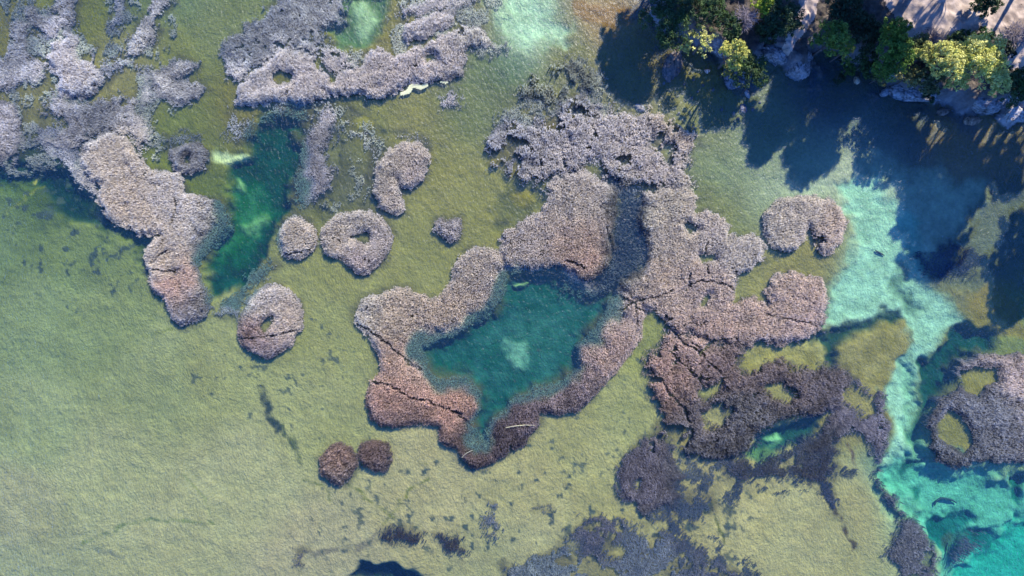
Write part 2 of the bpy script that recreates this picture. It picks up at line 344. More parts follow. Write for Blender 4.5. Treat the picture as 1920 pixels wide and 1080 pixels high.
REEDCOL = [
 (120,120,(180,170,178)),(110,90,(172,162,170)),(50,80,(100,104,118)),(160,60,(98,104,118)),(60,20,(102,106,118)),(20,240,(122,116,124)),(180,220,(100,104,116)),(120,240,(112,110,120)),
 (215,290,(176,160,150)),(250,390,(168,150,138)),(330,370,(172,160,160)),(390,400,(138,128,128)),(410,410,(100,104,106)),(300,480,(164,148,138)),(340,540,(158,122,108)),
 (350,595,(122,116,128)),(378,560,(100,104,108)),(355,290,(108,108,116)),(335,150,(122,120,126)),(300,150,(136,130,130)),(520,40,(106,110,120)),(560,60,(118,118,122)),(480,90,(98,104,114)),
 (530,120,(178,166,170)),(560,150,(170,158,162)),(480,170,(165,156,162)),(680,150,(184,170,172)),(760,140,(174,160,166)),(830,90,(168,156,160)),(880,60,(140,134,132)),(850,130,(132,122,126)),
 (800,50,(158,148,154)),(590,300,(112,108,114)),(600,340,(124,116,122)),(725,330,(194,178,166)),(770,300,(172,156,146)),(780,330,(156,140,146)),(735,380,(172,156,150)),(670,410,(156,146,144)),
 (700,450,(156,142,142)),(640,440,(172,156,144)),(675,490,(128,112,116)),(555,440,(180,163,150)),(560,480,(120,112,116)),(500,560,(158,146,146)),(530,600,(162,144,134)),(470,632,(134,98,88)),
 (490,655,(112,98,112)),(840,430,(134,124,128)),(635,865,(122,88,74)),(640,898,(90,84,94)),(700,850,(106,74,64)),(718,868,(80,70,84)),(740,590,(182,160,142)),(690,580,(160,150,144)),
 (890,500,(184,167,160)),(850,570,(174,152,136)),(920,560,(144,128,122)),(760,680,(164,132,114)),(740,750,(148,108,90)),(740,788,(100,76,84)),(840,770,(144,104,86)),(870,840,(86,66,72)),
 (960,820,(80,66,80)),(1000,790,(102,82,92)),(1080,740,(116,96,102)),(1150,660,(146,120,112)),(1190,590,(156,134,128)),(990,430,(168,152,150)),(1080,380,(190,174,168)),(1090,450,(170,144,132)),
 (1100,490,(158,124,110)),(1050,250,(138,130,138)),(1090,280,(160,150,158)),(960,260,(132,128,138)),(1200,250,(148,138,144)),(1250,240,(174,156,148)),(1230,330,(156,144,150)),
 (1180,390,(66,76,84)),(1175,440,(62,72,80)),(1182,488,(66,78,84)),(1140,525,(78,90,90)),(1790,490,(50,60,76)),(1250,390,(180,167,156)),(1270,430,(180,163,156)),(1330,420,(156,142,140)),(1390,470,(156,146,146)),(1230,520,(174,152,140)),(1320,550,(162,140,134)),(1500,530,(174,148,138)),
 (1510,600,(144,122,120)),(1430,600,(152,128,118)),(1330,620,(146,120,110)),(1250,700,(142,110,98)),(1230,740,(136,102,86)),(1350,680,(116,92,92)),(1450,710,(106,88,90)),(1560,700,(96,86,96)),
 (1400,780,(92,90,98)),(1300,790,(98,88,94)),(1480,850,(66,76,88)),(1300,850,(80,80,90)),(1200,890,(88,82,100)),(1110,1000,(70,68,86)),(1200,1040,(76,90,104)),(1040,1060,(80,98,106)),
 (1300,960,(70,76,94)),(1850,760,(96,100,116)),(1900,700,(140,122,122)),(1780,860,(80,86,100)),(1720,1000,(76,84,100)),(1650,780,(96,92,112)),(1010,150,(122,120,126)),(1080,160,(112,112,120)),
 (1510,400,(156,144,140)),(1460,430,(162,150,144)),(1560,430,(156,136,128)),(750,1002,(44,40,52)),(840,1020,(46,42,56)),(920,985,(84,88,98)),(1500,880,(38,44,66)),(1420,888,(46,52,70)),(1552,935,(48,54,74)),(1300,960,(50,56,76)),(440,570,(112,120,118)),
]
# dark creases through the reeds (animal runs / channels)
CREASES = [
 ([(672,608),(700,622),(722,638),(742,658),(765,678),(790,692)],2.6), ([(700,715),(735,722),(775,745),(820,757),(860,775),(890,802)],2.4),
 ([(1160,552),(1200,578),(1232,594),(1252,616),(1288,645),(1312,662)],3.6), ([(1155,582),(1205,562),(1262,545)],2.2), ([(1190,575),(1197,610)],2.4),
 ([(1255,660),(1285,685),(1312,712),(1330,745)],3), ([(1310,660),(1338,640),(1375,634),(1412,656)],3), ([(1238,708),(1262,742),(1280,765),(1295,790)],3.4),
 ([(1300,640),(1330,680),(1370,715)],2.2), ([(280,495),(298,482),(315,466)],2), ([(276,507),(333,505)],2), ([(445,634),(480,634),(525,626),(556,618)],2.2),
 ([(475,612),(500,640)],1.8), ([(528,480),(560,474),(592,464)],2), ([(1290,512),(1296,530),(1290,540)],3), ([(1325,455),(1320,490),(1330,510)],2.6),
 ([(1300,530),(1340,527),(1372,540)],2.4), ([(1060,490),(1100,503)],2.4), ([(320,420),(335,395),(330,370)],2.2), ([(722,860),(742,858)],2), ([(1440,590),(1480,600),(1530,610)],1.8),
 ([(940,440),(960,458)],2),([(1140,430),(1148,470)],4),([(1240,615),(1280,610),(1330,605)],1.8),
]
# name-key, polygon, holes, options(dict: h canopy height above water, top colour override, dens, lump, label)
PARTBEDS = []
def bed(label, poly, holes=(), h=.75, dens=1.0, lump=.5, warp=6, edge=4, lw=26, group=None, gap=0.0):
    PARTBEDS.append(dict(label=label, poly=poly, holes=holes, h=h, dens=dens, lump=lump, warp=warp, edge=edge, lw=lw, gap=gap, group=group))

bed('pale kidney shaped reed island with a notch in its lower right side',
    [(697,358),(704,325),(710,305),(727,282),(757,265),(782,267),(800,277),(809,293),(800,322),(790,343),(770,356),(752,352),(743,330),(742,348),(748,362),(760,380),(758,397),(742,403),(727,396),(712,389),(702,370)], warp=3)
bed('ring shaped grey reed island with a small green pond, above the big teal pool',
    [(600,450),(602,433),(613,417),(630,403),(653,395),(680,392),(710,402),(727,420),(737,440),(733,463),(723,483),(707,500),(693,515),(670,513),(653,502),(645,487),(623,483),(607,472)],
    [[(664,444),(680,436),(693,440),(690,456),(678,452)]], warp=3)
bed('round pale tan reed island between the narrow teal pool and the ring shaped one',
    [(515,450),(522,430),(533,411),(550,404),(573,411),(592,428),(597,447),(591,470),(573,485),(550,489),(530,478),(521,462)], warp=3)
bed('oval reed island with a slit of green water and a russet lower side',
    [(450,610),(453,588),(460,564),(475,545),(500,534),(525,534),(550,544),(563,560),(569,585),(570,605),(558,630),(540,655),(515,671),(495,672),(475,662),(455,642),(446,625)],
    [[(489,613),(498,600),(511,594),(507,610),(496,621)]], warp=3)
bed('tiny heart shaped reed clump alone in the green shallows',
    [(813,430),(818,413),(830,409),(840,415),(850,408),(862,410),(862,435),(856,450),(842,454),(830,443)], warp=2.5)
bed('small dark russet reed island, the larger left one of the pair in open water',
    [(598,883),(600,860),(613,842),(638,829),(657,838),(667,853),(672,870),(662,890),(642,910),(620,903),(605,893)], warp=2, lump=.7, lw=10)
bed('small dark russet reed island, the smaller rounder one of the pair in open water',
    [(673,843),(680,831),(705,823),(727,832),(736,853),(732,873),(720,886),(700,884),(680,872),(673,860)], warp=2, lump=.7, lw=10)
bed('large reed bed curling round the left and lower sides of the big teal pool',
    [(665,590),(668,575),(678,562),(700,552),(720,545),(745,539),(765,541),(790,550),(812,560),(822,555),(835,540),(847,520),(850,500),(862,480),(880,468),(905,462),(925,468),(938,478),
     (950,505),(945,545),(935,572),(910,598),(870,618),(830,640),(790,655),(800,680),(815,708),(850,705),(885,712),(905,740),(900,770),(885,790),(893,812),(905,822),(915,808),(922,785),
     (950,768),(965,745),(1000,730),(1050,715),(1080,690),(1085,645),(1112,620),(1137,590),(1142,560),(1160,540),(1195,560),(1213,582),(1205,630),(1170,680),(1130,730),(1090,770),(1050,777),(1013,770),(1010,800),(985,830),(940,860),(915,872),(885,878),
     (862,860),(860,845),(825,825),(822,800),(800,795),(740,802),(715,798),(697,785),(684,755),(688,725),(710,700),(716,690),(700,645),(690,632),(665,607)], warp=3, lump=.3)
bed('mauve grey reed bed with many creases stretching across the middle top near the shaded shore',
    [(917,300),(915,275),(928,245),(945,230),(985,226),(1030,228),(1048,195),(1060,180),(1100,178),(1130,205),(1180,215),(1215,205),(1240,213),(1270,235),(1300,240),(1313,262),(1300,285),(1290,302),(1278,312),(1285,325),(1300,345),(1305,372),(1290,375),(1240,352),(1170,350),(1140,338),(1095,318),(1040,335),(1020,345),(990,346),(950,332),(925,315)],
    [[(1105,307),(1125,312),(1128,330),(1110,326)],[(1250,275),(1262,272),(1265,282),(1252,286)]], lump=1.1, dens=.9, gap=.24, warp=9)
bed('sparse reed patch with green water showing through, left of the tree shadow on the water',
    [(962,182),(965,160),(980,140),(1010,122),(1050,110),(1090,112),(1120,130),(1128,155),(1122,180),(1095,178),(1058,182),(1035,192),(1000,186),(975,190)], lump=.9, dens=.7, gap=.42, warp=8, h=.6)
bed('pale tan reed lobe hanging over the top of the big teal pool',
    [(1030,345),(1060,326),(1095,318),(1140,340),(1158,362),(1158,400),(1152,440),(1155,470),(1140,505),(1110,530),(1080,520),(1050,500),(1010,508),(970,515),(950,505),(938,478),(938,460),(945,435),(985,412),(1012,395),(1025,370)], lump=.55)
bed('broad pale reed bed of rounded lobes, two dark ponds near its top, right of centre',
    [(1200,360),(1250,350),(1290,358),(1308,375),(1305,395),(1330,395),(1355,405),(1366,425),(1362,445),(1385,438),(1415,440),(1434,460),(1431,485),(1410,500),(1385,512),(1385,530),(1375,550),(1370,570),(1400,562),(1425,565),(1440,570),(1435,545),(1440,525),(1460,512),(1490,508),(1520,515),(1545,530),(1557,550),(1550,590),(1540,620),(1515,635),(1490,642),(1460,646),(1430,645),(1400,655),
     (1330,640),(1300,622),(1255,620),(1235,592),(1213,582),(1195,560),(1160,540),(1160,530),(1195,510),(1215,490),(1215,455),(1203,430),(1195,400)],
    [[(1285,418),(1292,416),(1310,428),(1305,434),(1296,438)],[(1312,480),(1340,478),(1342,486),(1318,490)],[(1322,556),(1332,550),(1325,570),(1314,572)]], lump=.6)
bed('russet and purple reed bed scored by dark runs, wrapping a small light green inlet',
    [(1212,700),(1213,670),(1235,645),(1255,620),(1300,622),(1330,640),(1400,655),(1385,668),(1385,690),(1410,694),(1440,678),(1475,674),(1500,690),(1550,683),(1585,690),(1605,712),(1585,735),(1580,765),(1556,770),(1480,783),(1430,808),(1395,850),(1340,868),(1290,850),(1250,828),(1225,810),(1243,775),(1230,760),(1215,730)],
    [[(1318,778),(1345,760),(1368,768),(1352,794),(1325,798)],[(1440,724),(1462,722),(1490,738),(1480,748),(1450,740)],[(1316,735),(1350,722),(1352,730),(1322,744)]], lump=.85, dens=.92, gap=.2)
bed('ragged purple grey reeds between the little teal pool and the yellow shoal at lower right',
    [(1500,842),(1530,826),(1540,800),(1560,770),(1580,745),(1600,760),(1608,785),(1640,790),(1655,800),(1640,815),(1610,805),(1590,815),(1560,835),(1540,850),(1520,858)], h=.3, lump=.9, warp=8, gap=.15)
bed('dark slate weed bed below the little teal pool beside the russet reeds',
    [(1395,855),(1420,866),(1452,852),(1490,832),(1535,808),(1560,815),(1575,850),(1560,868),(1575,880),(1550,900),(1530,907),(1490,895),(1440,893),(1395,900),(1360,885),(1350,868)], h=.15, dens=.9, gap=.1, lump=.8, warp=8)
bed('dark mauve reed bed with ragged right side, below the russet one',
    [(1158,905),(1162,880),(1172,858),(1200,835),(1228,820),(1252,840),(1268,870),(1285,895),(1262,912),(1280,935),(1250,948),(1228,960),(1205,965),(1190,942),(1163,930)],
    [[(1186,905),(1200,900),(1196,918),(1186,915)]], h=.45, lump=.7, gap=.05, warp=7)
bed('scattered dark weed tufts among yellow shallows at the foot of the russet reeds',
    [(1250,945),(1262,905),(1300,915),(1335,935),(1345,950),(1322,975),(1302,985),(1270,965),(1290,1000),(1250,990),(1215,970)], h=-.1, dens=.9, gap=.35, lump=.9, warp=9)
bed('wide dark blue grey weed bed rising to two bumps at the bottom edge',
    [(1072,1005),(1085,985),(1110,965),(1125,960),(1140,972),(1165,962),(1178,990),(1200,997),(1240,998),(1280,1000),(1330,1040),(1400,1090),(1390,1140),(930,1140),(940,1065),(1000,1040),(1050,1028),(1080,1030)],
    [[(1138,1030),(1170,1028),(1165,1038),(1142,1040)]], h=.10, dens=.9, gap=.27, lump=1.1, warp=11)
bed('slate reed bed cut by the right edge of the picture, a green clearing inside',
    [(1738,800),(1750,765),(1785,735),(1800,720),(1790,700),(1800,680),(1840,668),(1880,668),(1960,660),(2030,700),(2010,850),(1920,862),(1880,865),(1830,872),(1790,876),(1755,858),(1745,830)],
    [[(1758,800),(1778,772),(1800,780),(1818,805),(1826,830),(1810,847),(1785,835),(1762,820)],[(1800,700),(1830,690),(1868,690),(1872,712),(1845,722),(1835,745),(1812,735)]], h=.6, lump=.6, dens=.9, warp=8)
bed('heart shaped reed island open at its foot beside the pale sand channel',
    [(1430,402),(1450,380),(1480,367),(1520,363),(1555,373),(1577,395),(1588,415),(1582,445),(1562,470),(1545,477),(1530,465),(1520,440),(1515,426),(1508,452),(1490,470),(1465,474),(1445,466),(1434,440)], warp=3.5, gap=.02)
bed('dark reed strip following the left bank of the turquoise basin',
    [(1645,880),(1665,912),(1682,945),(1722,980),(1750,1020),(1758,1130),(1680,1130),(1690,1060),(1662,1040),(1682,1000),(1690,970),(1668,950),(1650,925)], h=.2, dens=.9, gap=.15, lump=.7, warp=8)
bed('purple grey reed fringe around a yellow shoal above the turquoise basin',
    [(1570,700),(1610,715),(1640,740),(1660,730),(1668,780),(1676,800),(1665,835),(1640,870),(1635,840),(1610,800),(1570,812),(1550,805),(1560,775),(1580,765),(1600,780),(1640,778),(1636,745),(1600,728)], h=.3, dens=.9, gap=.22, lump=.8, warp=9)
bed('large Y shaped tan reed bed along the left of the narrow teal pool',
    [(148,295),(165,265),(190,250),(215,245),(240,262),(260,290),(280,318),(305,322),(322,322),(340,318),(350,360),(380,365),(410,375),(430,400),(422,440),(392,465),(372,500),(385,540),(395,580),(372,600),(350,612),(325,600),(315,570),(285,540),(275,500),(272,470),(285,450),(300,440),(265,440),(230,422),(195,402),(180,370),(187,345),(160,322)], warp=5, lump=.6)
bed('whitish reed bed spreading from a thin neck in the upper left',
    [(88,115),(98,85),(128,58),(145,72),(140,100),(165,118),(180,90),(172,120),(192,140),(186,172),(165,185),(150,178),(120,180),(108,165),(112,150),(95,132)], warp=6, lump=.8)
bed('grey reed ring with green water in its eye, above the tan Y shaped bed',
    [(320,300),(320,283),(338,270),(365,265),(388,280),(390,300),(380,315),(360,325),(345,322),(325,318)],[[(348,295),(355,292),(354,304),(348,302)]], warp=4, gap=.03)
bed('blue grey reed bed hooking round a dark pond in the top left corner',
    [(8,42),(45,35),(58,50),(50,80),(60,110),(90,128),(70,148),(40,165),(0,178),(-60,175),(-60,100),(5,110),(18,80)], h=.3, lump=1.1, warp=9, gap=.12)
bed('slate reed bed with cauliflower lumps below the whitish one',
    [(75,215),(95,178),(120,180),(150,182),(190,186),(215,172),(245,180),(268,190),(262,208),(280,235),(282,262),(268,290),(245,262),(215,245),(190,250),(165,262),(148,292),(110,282),(75,262),(105,245),(120,228),(95,215)], h=.35, lump=1.1, warp=9, gap=.12)
bed('grey pink reed bed at the left edge with a dark cleft down it',
    [(-70,185),(5,195),(22,195),(36,215),(40,255),(30,285),(5,305),(-70,310)], h=.4, lump=.8, warp=6)
bed('grey comma shaped reed island with a green notch, upper left shallows',
    [(283,148),(308,127),(340,112),(366,116),(368,130),(345,141),(325,146),(350,150),(372,150),(391,163),(372,186),(335,192),(302,181),(290,165)], h=.4, warp=5, gap=.03)
bed('slanting grey reed streak touching the top edge, right of a green channel',
    [(232,100),(242,80),(256,50),(276,10),(290,-40),(330,-40),(318,10),(296,35),(290,70),(262,102)], h=.3, lump=.8, warp=7, gap=.1)
bed('thin grey reed patch at the top edge, between the green channel and the slanting streak',
    [(205,55),(208,20),(222,-30),(240,-30),(236,15),(225,50),(212,60)], h=.1, lump=.8, warp=8, gap=.2)
bed('grey arch of reeds over a dark pond at the top left',
    [(45,20),(62,8),(85,20),(105,25),(118,-30),(150,-30),(144,15),(140,48),(118,55),(102,75),(90,62),(62,45)], h=.35, lump=.8, warp=7, gap=.08)
bed('bluish shrubby reed bed at the top centre beside a pale green pool',
    [(410,112),(420,75),(460,50),(500,20),(530,-40),(655,-40),(642,35),(612,50),(590,82),(640,95),(662,115),(636,142),(610,130),(585,105),(560,90),(530,90),(500,108),(470,130),(448,158),(425,150)], h=.3, lump=1.1, warp=10, gap=.22)
bed('long whitish reed bank sweeping up to the right, pale scum caught on its lower edge',
    [(440,185),(450,160),(480,130),(500,110),(530,90),(560,90),(585,105),(595,130),(630,152),(645,130),(680,120),(700,95),(715,92),(740,102),(790,85),(830,65),(870,50),(895,48),(915,68),(926,92),(905,86),(872,90),(872,115),(865,140),(840,152),(800,161),(772,154),(750,170),(720,183),(690,180),(640,178),(620,175),(605,188),(570,196),(510,195),(470,202),(445,196)],
    [[(799,108),(806,101),(817,104),(817,113),(803,114)],[(512,142),(525,134),(545,142),(540,152),(522,156)]], warp=5, lump=.7)
bed('short pale reed island lying parallel above the long whitish bank',
    [(754,66),(757,45),(780,40),(820,25),(852,14),(852,38),(820,60),(780,76),(762,76)], warp=5, lump=.7)
bed('ragged grey reed fringe along the top edge above the short pale island',
    [(750,25),(768,8),(800,-5),(880,-30),(905,-10),(882,12),(830,22),(790,30),(762,35)], h=.3, warp=7, lump=.8, gap=.12)
bed('ragged upright grey reed strip on the right bank of the narrow teal pool',
    [(548,386),(550,350),(556,320),(562,285),(578,250),(592,235),(598,208),(620,198),(632,220),(625,258),(602,290),(625,318),(622,350),(592,373),(562,390)], h=.3, warp=7, lump=.8, gap=.1)
bed('little brown grey reed clump in the green shallows right of the scum line',
    [(824,200),(828,185),(845,170),(862,175),(860,188),(870,200),(852,202),(842,197),(835,204)], h=.2, warp=4, gap=.15)
bed('small slate reed patch tucked between the narrow teal pool and the oval island',
    [(400,590),(405,572),(422,556),(445,548),(462,515),(480,498),(505,490),(517,496),(500,518),(482,540),(462,555),(452,575),(448,598),(425,592)], h=.05, warp=5, gap=.12)
bed('dark submerged weed filling the creek between the two pale central reed beds',
    [(1148,350),(1200,352),(1200,400),(1208,440),(1218,485),(1195,512),(1160,532),(1135,552),(1115,540),(1140,505),(1155,470),(1152,430),(1158,390)], h=-.35, dens=.8, gap=.15, lump=.9, warp=8)
bed('blackish weed patch like a torn ribbon near the bottom edge, left piece',
    [(716,1005),(725,994),(748,992),(765,990),(785,998),(795,1008),(775,1018),(760,1014),(740,1016),(722,1012)], h=.12, gap=.10, warp=7)
bed('blackish weed patch broken into flecks near the bottom edge, right piece',
    [(808,1008),(820,1002),(838,1008),(850,998),(868,1008),(862,1020),(874,1038),(850,1036),(832,1030),(815,1018)], h=.12, gap=.10, warp=8)
bed('small grey round weed patch with a yellow hole in it',
    [(903,985),(910,968),(925,964),(938,975),(940,992),(928,1008),(912,1005)],[[(916,992),(922,990),(922,998),(916,998)]], h=.05, gap=.1, warp=4)
bed('tiny U shaped weed patch above the grey round one', [(910,938),(918,946),(928,938),(936,946),(930,956),(916,955)], h=.0, gap=.1, warp=4)
bed('grey smudge of weed in the shallows near the bottom edge, left of the ribbon', [(546,1058),(552,1048),(552,1035),(566,1028),(574,1040),(572,1058),(560,1064)], h=-.3, gap=.25, warp=6, dens=.7)
bed('small faint weed ring alone in yellow shallows right of centre bottom', [(1008,960),(1015,952),(1030,950),(1038,958),(1028,966),(1014,966)], h=-.3, gap=.3, warp=5, dens=.7)
bed('ivy like dark tuft on the turquoise floor near the bottom right', [(1790,1040),(1800,1020),(1825,1005),(1845,1012),(1842,1030),(1820,1050),(1800,1060)], h=-.5, gap=.1, warp=6)
bed('blue black weed streak left of the yellow spit, lower right shallows', [(1541,912),(1552,908),(1560,930),(1566,952),(1560,958),(1548,932)], h=.05, gap=.08, warp=4)
bed('submerged weed drowned in the tree shadow over the pale channel', [(1722,480),(1745,470),(1790,455),(1830,465),(1850,480),(1830,512),(1800,515),(1765,520),(1735,512)], h=-.5, gap=.2, warp=8)

bed('thin grey reed arch over a yellow shoal, right of the whitish bed', [(180,140),(195,122),(225,108),(262,116),(268,128),(240,126),(215,132),(198,152),(184,158)], h=.15, lump=.8, warp=7, gap=.12)
bed('grey ragged reeds tying the comma shaped island to the slate bed', [(262,130),(276,128),(286,150),(296,172),(302,186),(285,196),(266,190),(262,170),(272,158)], h=.15, lump=.8, warp=7, gap=.15)
bed('dark slate weed fringe along the left side of the tan Y shaped bed', [(62,240),(98,232),(112,262),(145,292),(162,325),(186,352),(182,372),(150,352),(118,318),(92,292),(70,268)], h=.05, lump=.9, warp=8, gap=.12)
bed('drowned weed in the dark pond of the top left corner', [(52,52),(88,60),(104,72),(92,88),(88,112),(62,106),(50,80)], h=-.45, lump=.9, warp=7, gap=.12, dens=.8)
bed('loose weed bits at the head of the narrow teal pool', [(414,222),(424,200),(436,222),(452,232),(500,205),(560,196),(590,206),(585,228),(545,225),(500,222),(478,244),(460,268),(436,262),(420,244)], h=-.2, lump=.9, warp=9, gap=.25, dens=.85)
bed('faint weed cloud above the grey reed ring', [(306,282),(314,254),(342,240),(370,248),(384,262),(350,266),(330,276)], h=-.3, lump=.9, warp=8, gap=.2, dens=.8)
bed('weed wisps on the dark shallows right of the upright reed strip', [(640,215),(660,208),(676,240),(664,232),(700,262),(712,296),(690,330),(688,300),(672,262),(650,250)], h=-.4, lump=.9, warp=9, gap=.35, dens=.6)
bed('dark weed crescent capping the kidney shaped island', [(738,256),(750,248),(775,250),(802,264),(806,274),(780,262),(755,262)], h=-.2, warp=4, gap=.1, dens=.8)
bed('small grey reed tongue below the pale lobe, in the top of the big teal pool', [(1042,505),(1070,500),(1095,520),(1130,545),(1120,560),(1090,560),(1065,545)], h=.0, warp=7, gap=.12)

bed('thin scattered grey weed over the yellow green shallows of the upper left corner', [(-60,-40),(330,-40),(335,60),(290,130),(330,200),(300,300),(220,330),(120,320),(40,330),(-60,320)], h=.02, lump=1.0, warp=12, gap=.54, dens=.75)
bed('thin scattered weed along the top edge around the pale green pool', [(590,60),(640,100),(700,90),(740,30),(760,-30),(940,-30),(950,90),(900,110),(860,70),(780,95),(700,125),(640,135),(590,110)], h=.02, lump=1.0, warp=12, gap=.46, dens=.75)
bed('thin scattered weed on the dark shallows around the upright reed strip', [(560,200),(640,185),(700,210),(720,260),(700,340),(680,400),(640,410),(600,400),(630,330),(640,260)], h=-.1, lump=1.0, warp=12, gap=.54, dens=.7)
bed('thin scattered dark weed around the lower right reed beds', [(1250,860),(1330,860),(1400,880),(1480,900),(1560,890),(1620,850),(1650,800),(1670,880),(1600,900),(1500,915),(1420,915),(1380,950),(1340,990),(1400,1030),(1430,1090),(1330,1090),(1280,1010),(1230,980),(1220,930)], h=.0, lump=1.0, warp=12, gap=.54, dens=.75)
bed('thin scattered reeds in the olive water left of the creased reed bed', [(960,195),(1040,185),(1060,110),(1130,120),(1180,200),(1120,215),(1050,225),(1040,240),(960,240),(930,225)], h=.1, lump=1.0, warp=12, gap=.46, dens=.75)

# ------------------------------------------------------------------ ground: one sheet, lake bed rising to the bank
def bank_height(x, y, s):
    """height above water for signed distance s (px) inside the shore line"""
    cliff = sstep(0, 26, s + 5*fbm(x, y, 22, 71, 3, .6)) * 2.3
    back = sstep(15, 140, s) * 2.2
    lump = (.45*fbm(x, y, 60, 5, 4, .55) + .35*np.abs(fbm(x, y, 18, 9, 3, .6))) * sstep(0, 20, s)
    cove = np.exp(-(((x-1560)/42)**2 + ((y-118)/30)**2))
    right = np.exp(-(((x-1905)/38)**2 + ((y-222)/28)**2))
    lump = lump * (1 - .8*sstep(60, 110, s)) + .10*fbm(x, y, 9, 14, 3, .6)
    hgt = 0.08 + (cliff + back + lump)
    return hgt * (1 - .8*cove) * (1 - .55*right)

def axis(lo, hi, step, far):
    a = list(np.arange(lo, hi+1e-6, step)); st = step
    right = []; v = hi
    while v < hi + far: st *= 1.5; v += st; right.append(v)
    st = step; left = []; v = lo
    while v > lo - far: st *= 1.5; v -= st; left.append(v)
    return np.array(left[::-1] + a + right)

def ground_fields(X, Y):
    col = rbf(SAND, X, Y, 60)
    lum = col.mean(-1, keepdims=True); col = (lum + .74*(col-lum))*np.array([.94, 1.03, .97])
    dep = np.full(X.shape, .34) + .10*fbm(X, Y, 160, 2, 3)
    n1 = fbm(X, Y, 40, 31, 4, .6)
    # general patchiness of the algae mat
    col = col * (1 + .07*fbm(X, Y, 90, 40, 4)[..., None] + .06*n1[..., None])*1.03
    k = sstep(-40, -8, sdf(POOL, *warp(X, Y, 10, 36, 3)) + 6*n1)[..., None]
    col = col*(1-k) + lin((66, 94, 90))*k; dep = dep*(1-k[..., 0]) + .9*k[..., 0]
    for poly, c, soft, wa, op, d in LAYERS:
        P = np.asarray(poly); m = (X > P[:,0].min()-80) & (X < P[:,0].max()+80) & (Y > P[:,1].min()-80) & (Y < P[:,1].max()+80)
        if not m.any(): continue
        x, y = X[m], Y[m]; wx, wy = warp(x, y, wa, 36, 3)
        s = sdf(poly, wx, wy)
        k = sstep(-soft, soft, s) * op
        col[m] = col[m]*(1-k[:, None]) + (lin(c) * (1 + .16*fbm(x, y, 16, 77, 3)[:, None])) * k[:, None]
        kd = sstep(-soft*1.5, soft*1.5+6, s)
        dep[m] = dep[m]*(1-kd) + d*kd
    for pts, hw, c, op in BED_LINES:
        P = np.asarray(pts); m = (X > P[:,0].min()-40) & (X < P[:,0].max()+40) & (Y > P[:,1].min()-40) & (Y < P[:,1].max()+40)
        if not m.any(): continue
        x, y = X[m], Y[m]; wx, wy = warp(x, y, 5, 20, 8)
        k = (1-sstep(hw*.5, hw*1.3+1, dline(pts, wx, wy))) * op * np.clip(.75+.6*fbm(x, y, 12, 60, 2), 0, 1)
        col[m] = col[m]*(1-k[:, None]) + lin(c)*k[:, None]
    # small dark weed flecks over the shallows on the left and bottom
    for (cx, cy, r, thr) in [(170,410,110,.40),(230,490,80,.55),(395,700,50,.62),(100,370,90,.3),(1180,900,200,.62),(900,900,160,.68),(760,1000,140,.55),(1320,990,90,.35),(560,700,90,.62),(1100,1010,60,.3)]:
        m = ((X-cx)**2 + (Y-cy)**2) < (r*1.7)**2
        x, y = X[m], Y[m]
        f = fbm(x, y, 15, 90, 3, .6) - thr - .5*sstep(.5, 1.7, np.hypot(x-cx, y-cy)/r)
        k = sstep(0, .22, f) * .75
        col[m] = col[m]*(1-k[:, None]) + lin((66,92,100))*k[:, None]
    return col, dep

def bed_mask(b, x, y):
    wx, wy = warp(x, y, b['warp'], 24, 21); ra = 1.6 if b['warp'] <= 4 else 3.4      # tidy round islands against ragged marsh
    wx, wy = wx + ra*fbm(x, y, 9, 4, 2), wy + ra*fbm(x, y, 9, 44, 2)
    s = sdf(b['poly'], wx, wy)
    for hpoly in b['holes']:
        s = np.minimum(s, -sdf(hpoly, x + .3*(wx-x), y + .3*(wy-y)) - 2.5 + (6*fbm(x, y, 13, 66, 3, .6) if b['gap'] >= .1 else 0))
    return s

KS = np.array([.94, 1.12, 1.33]); KB = np.array([.030, .047, .085]); KD = np.array([.30, .08, .09])
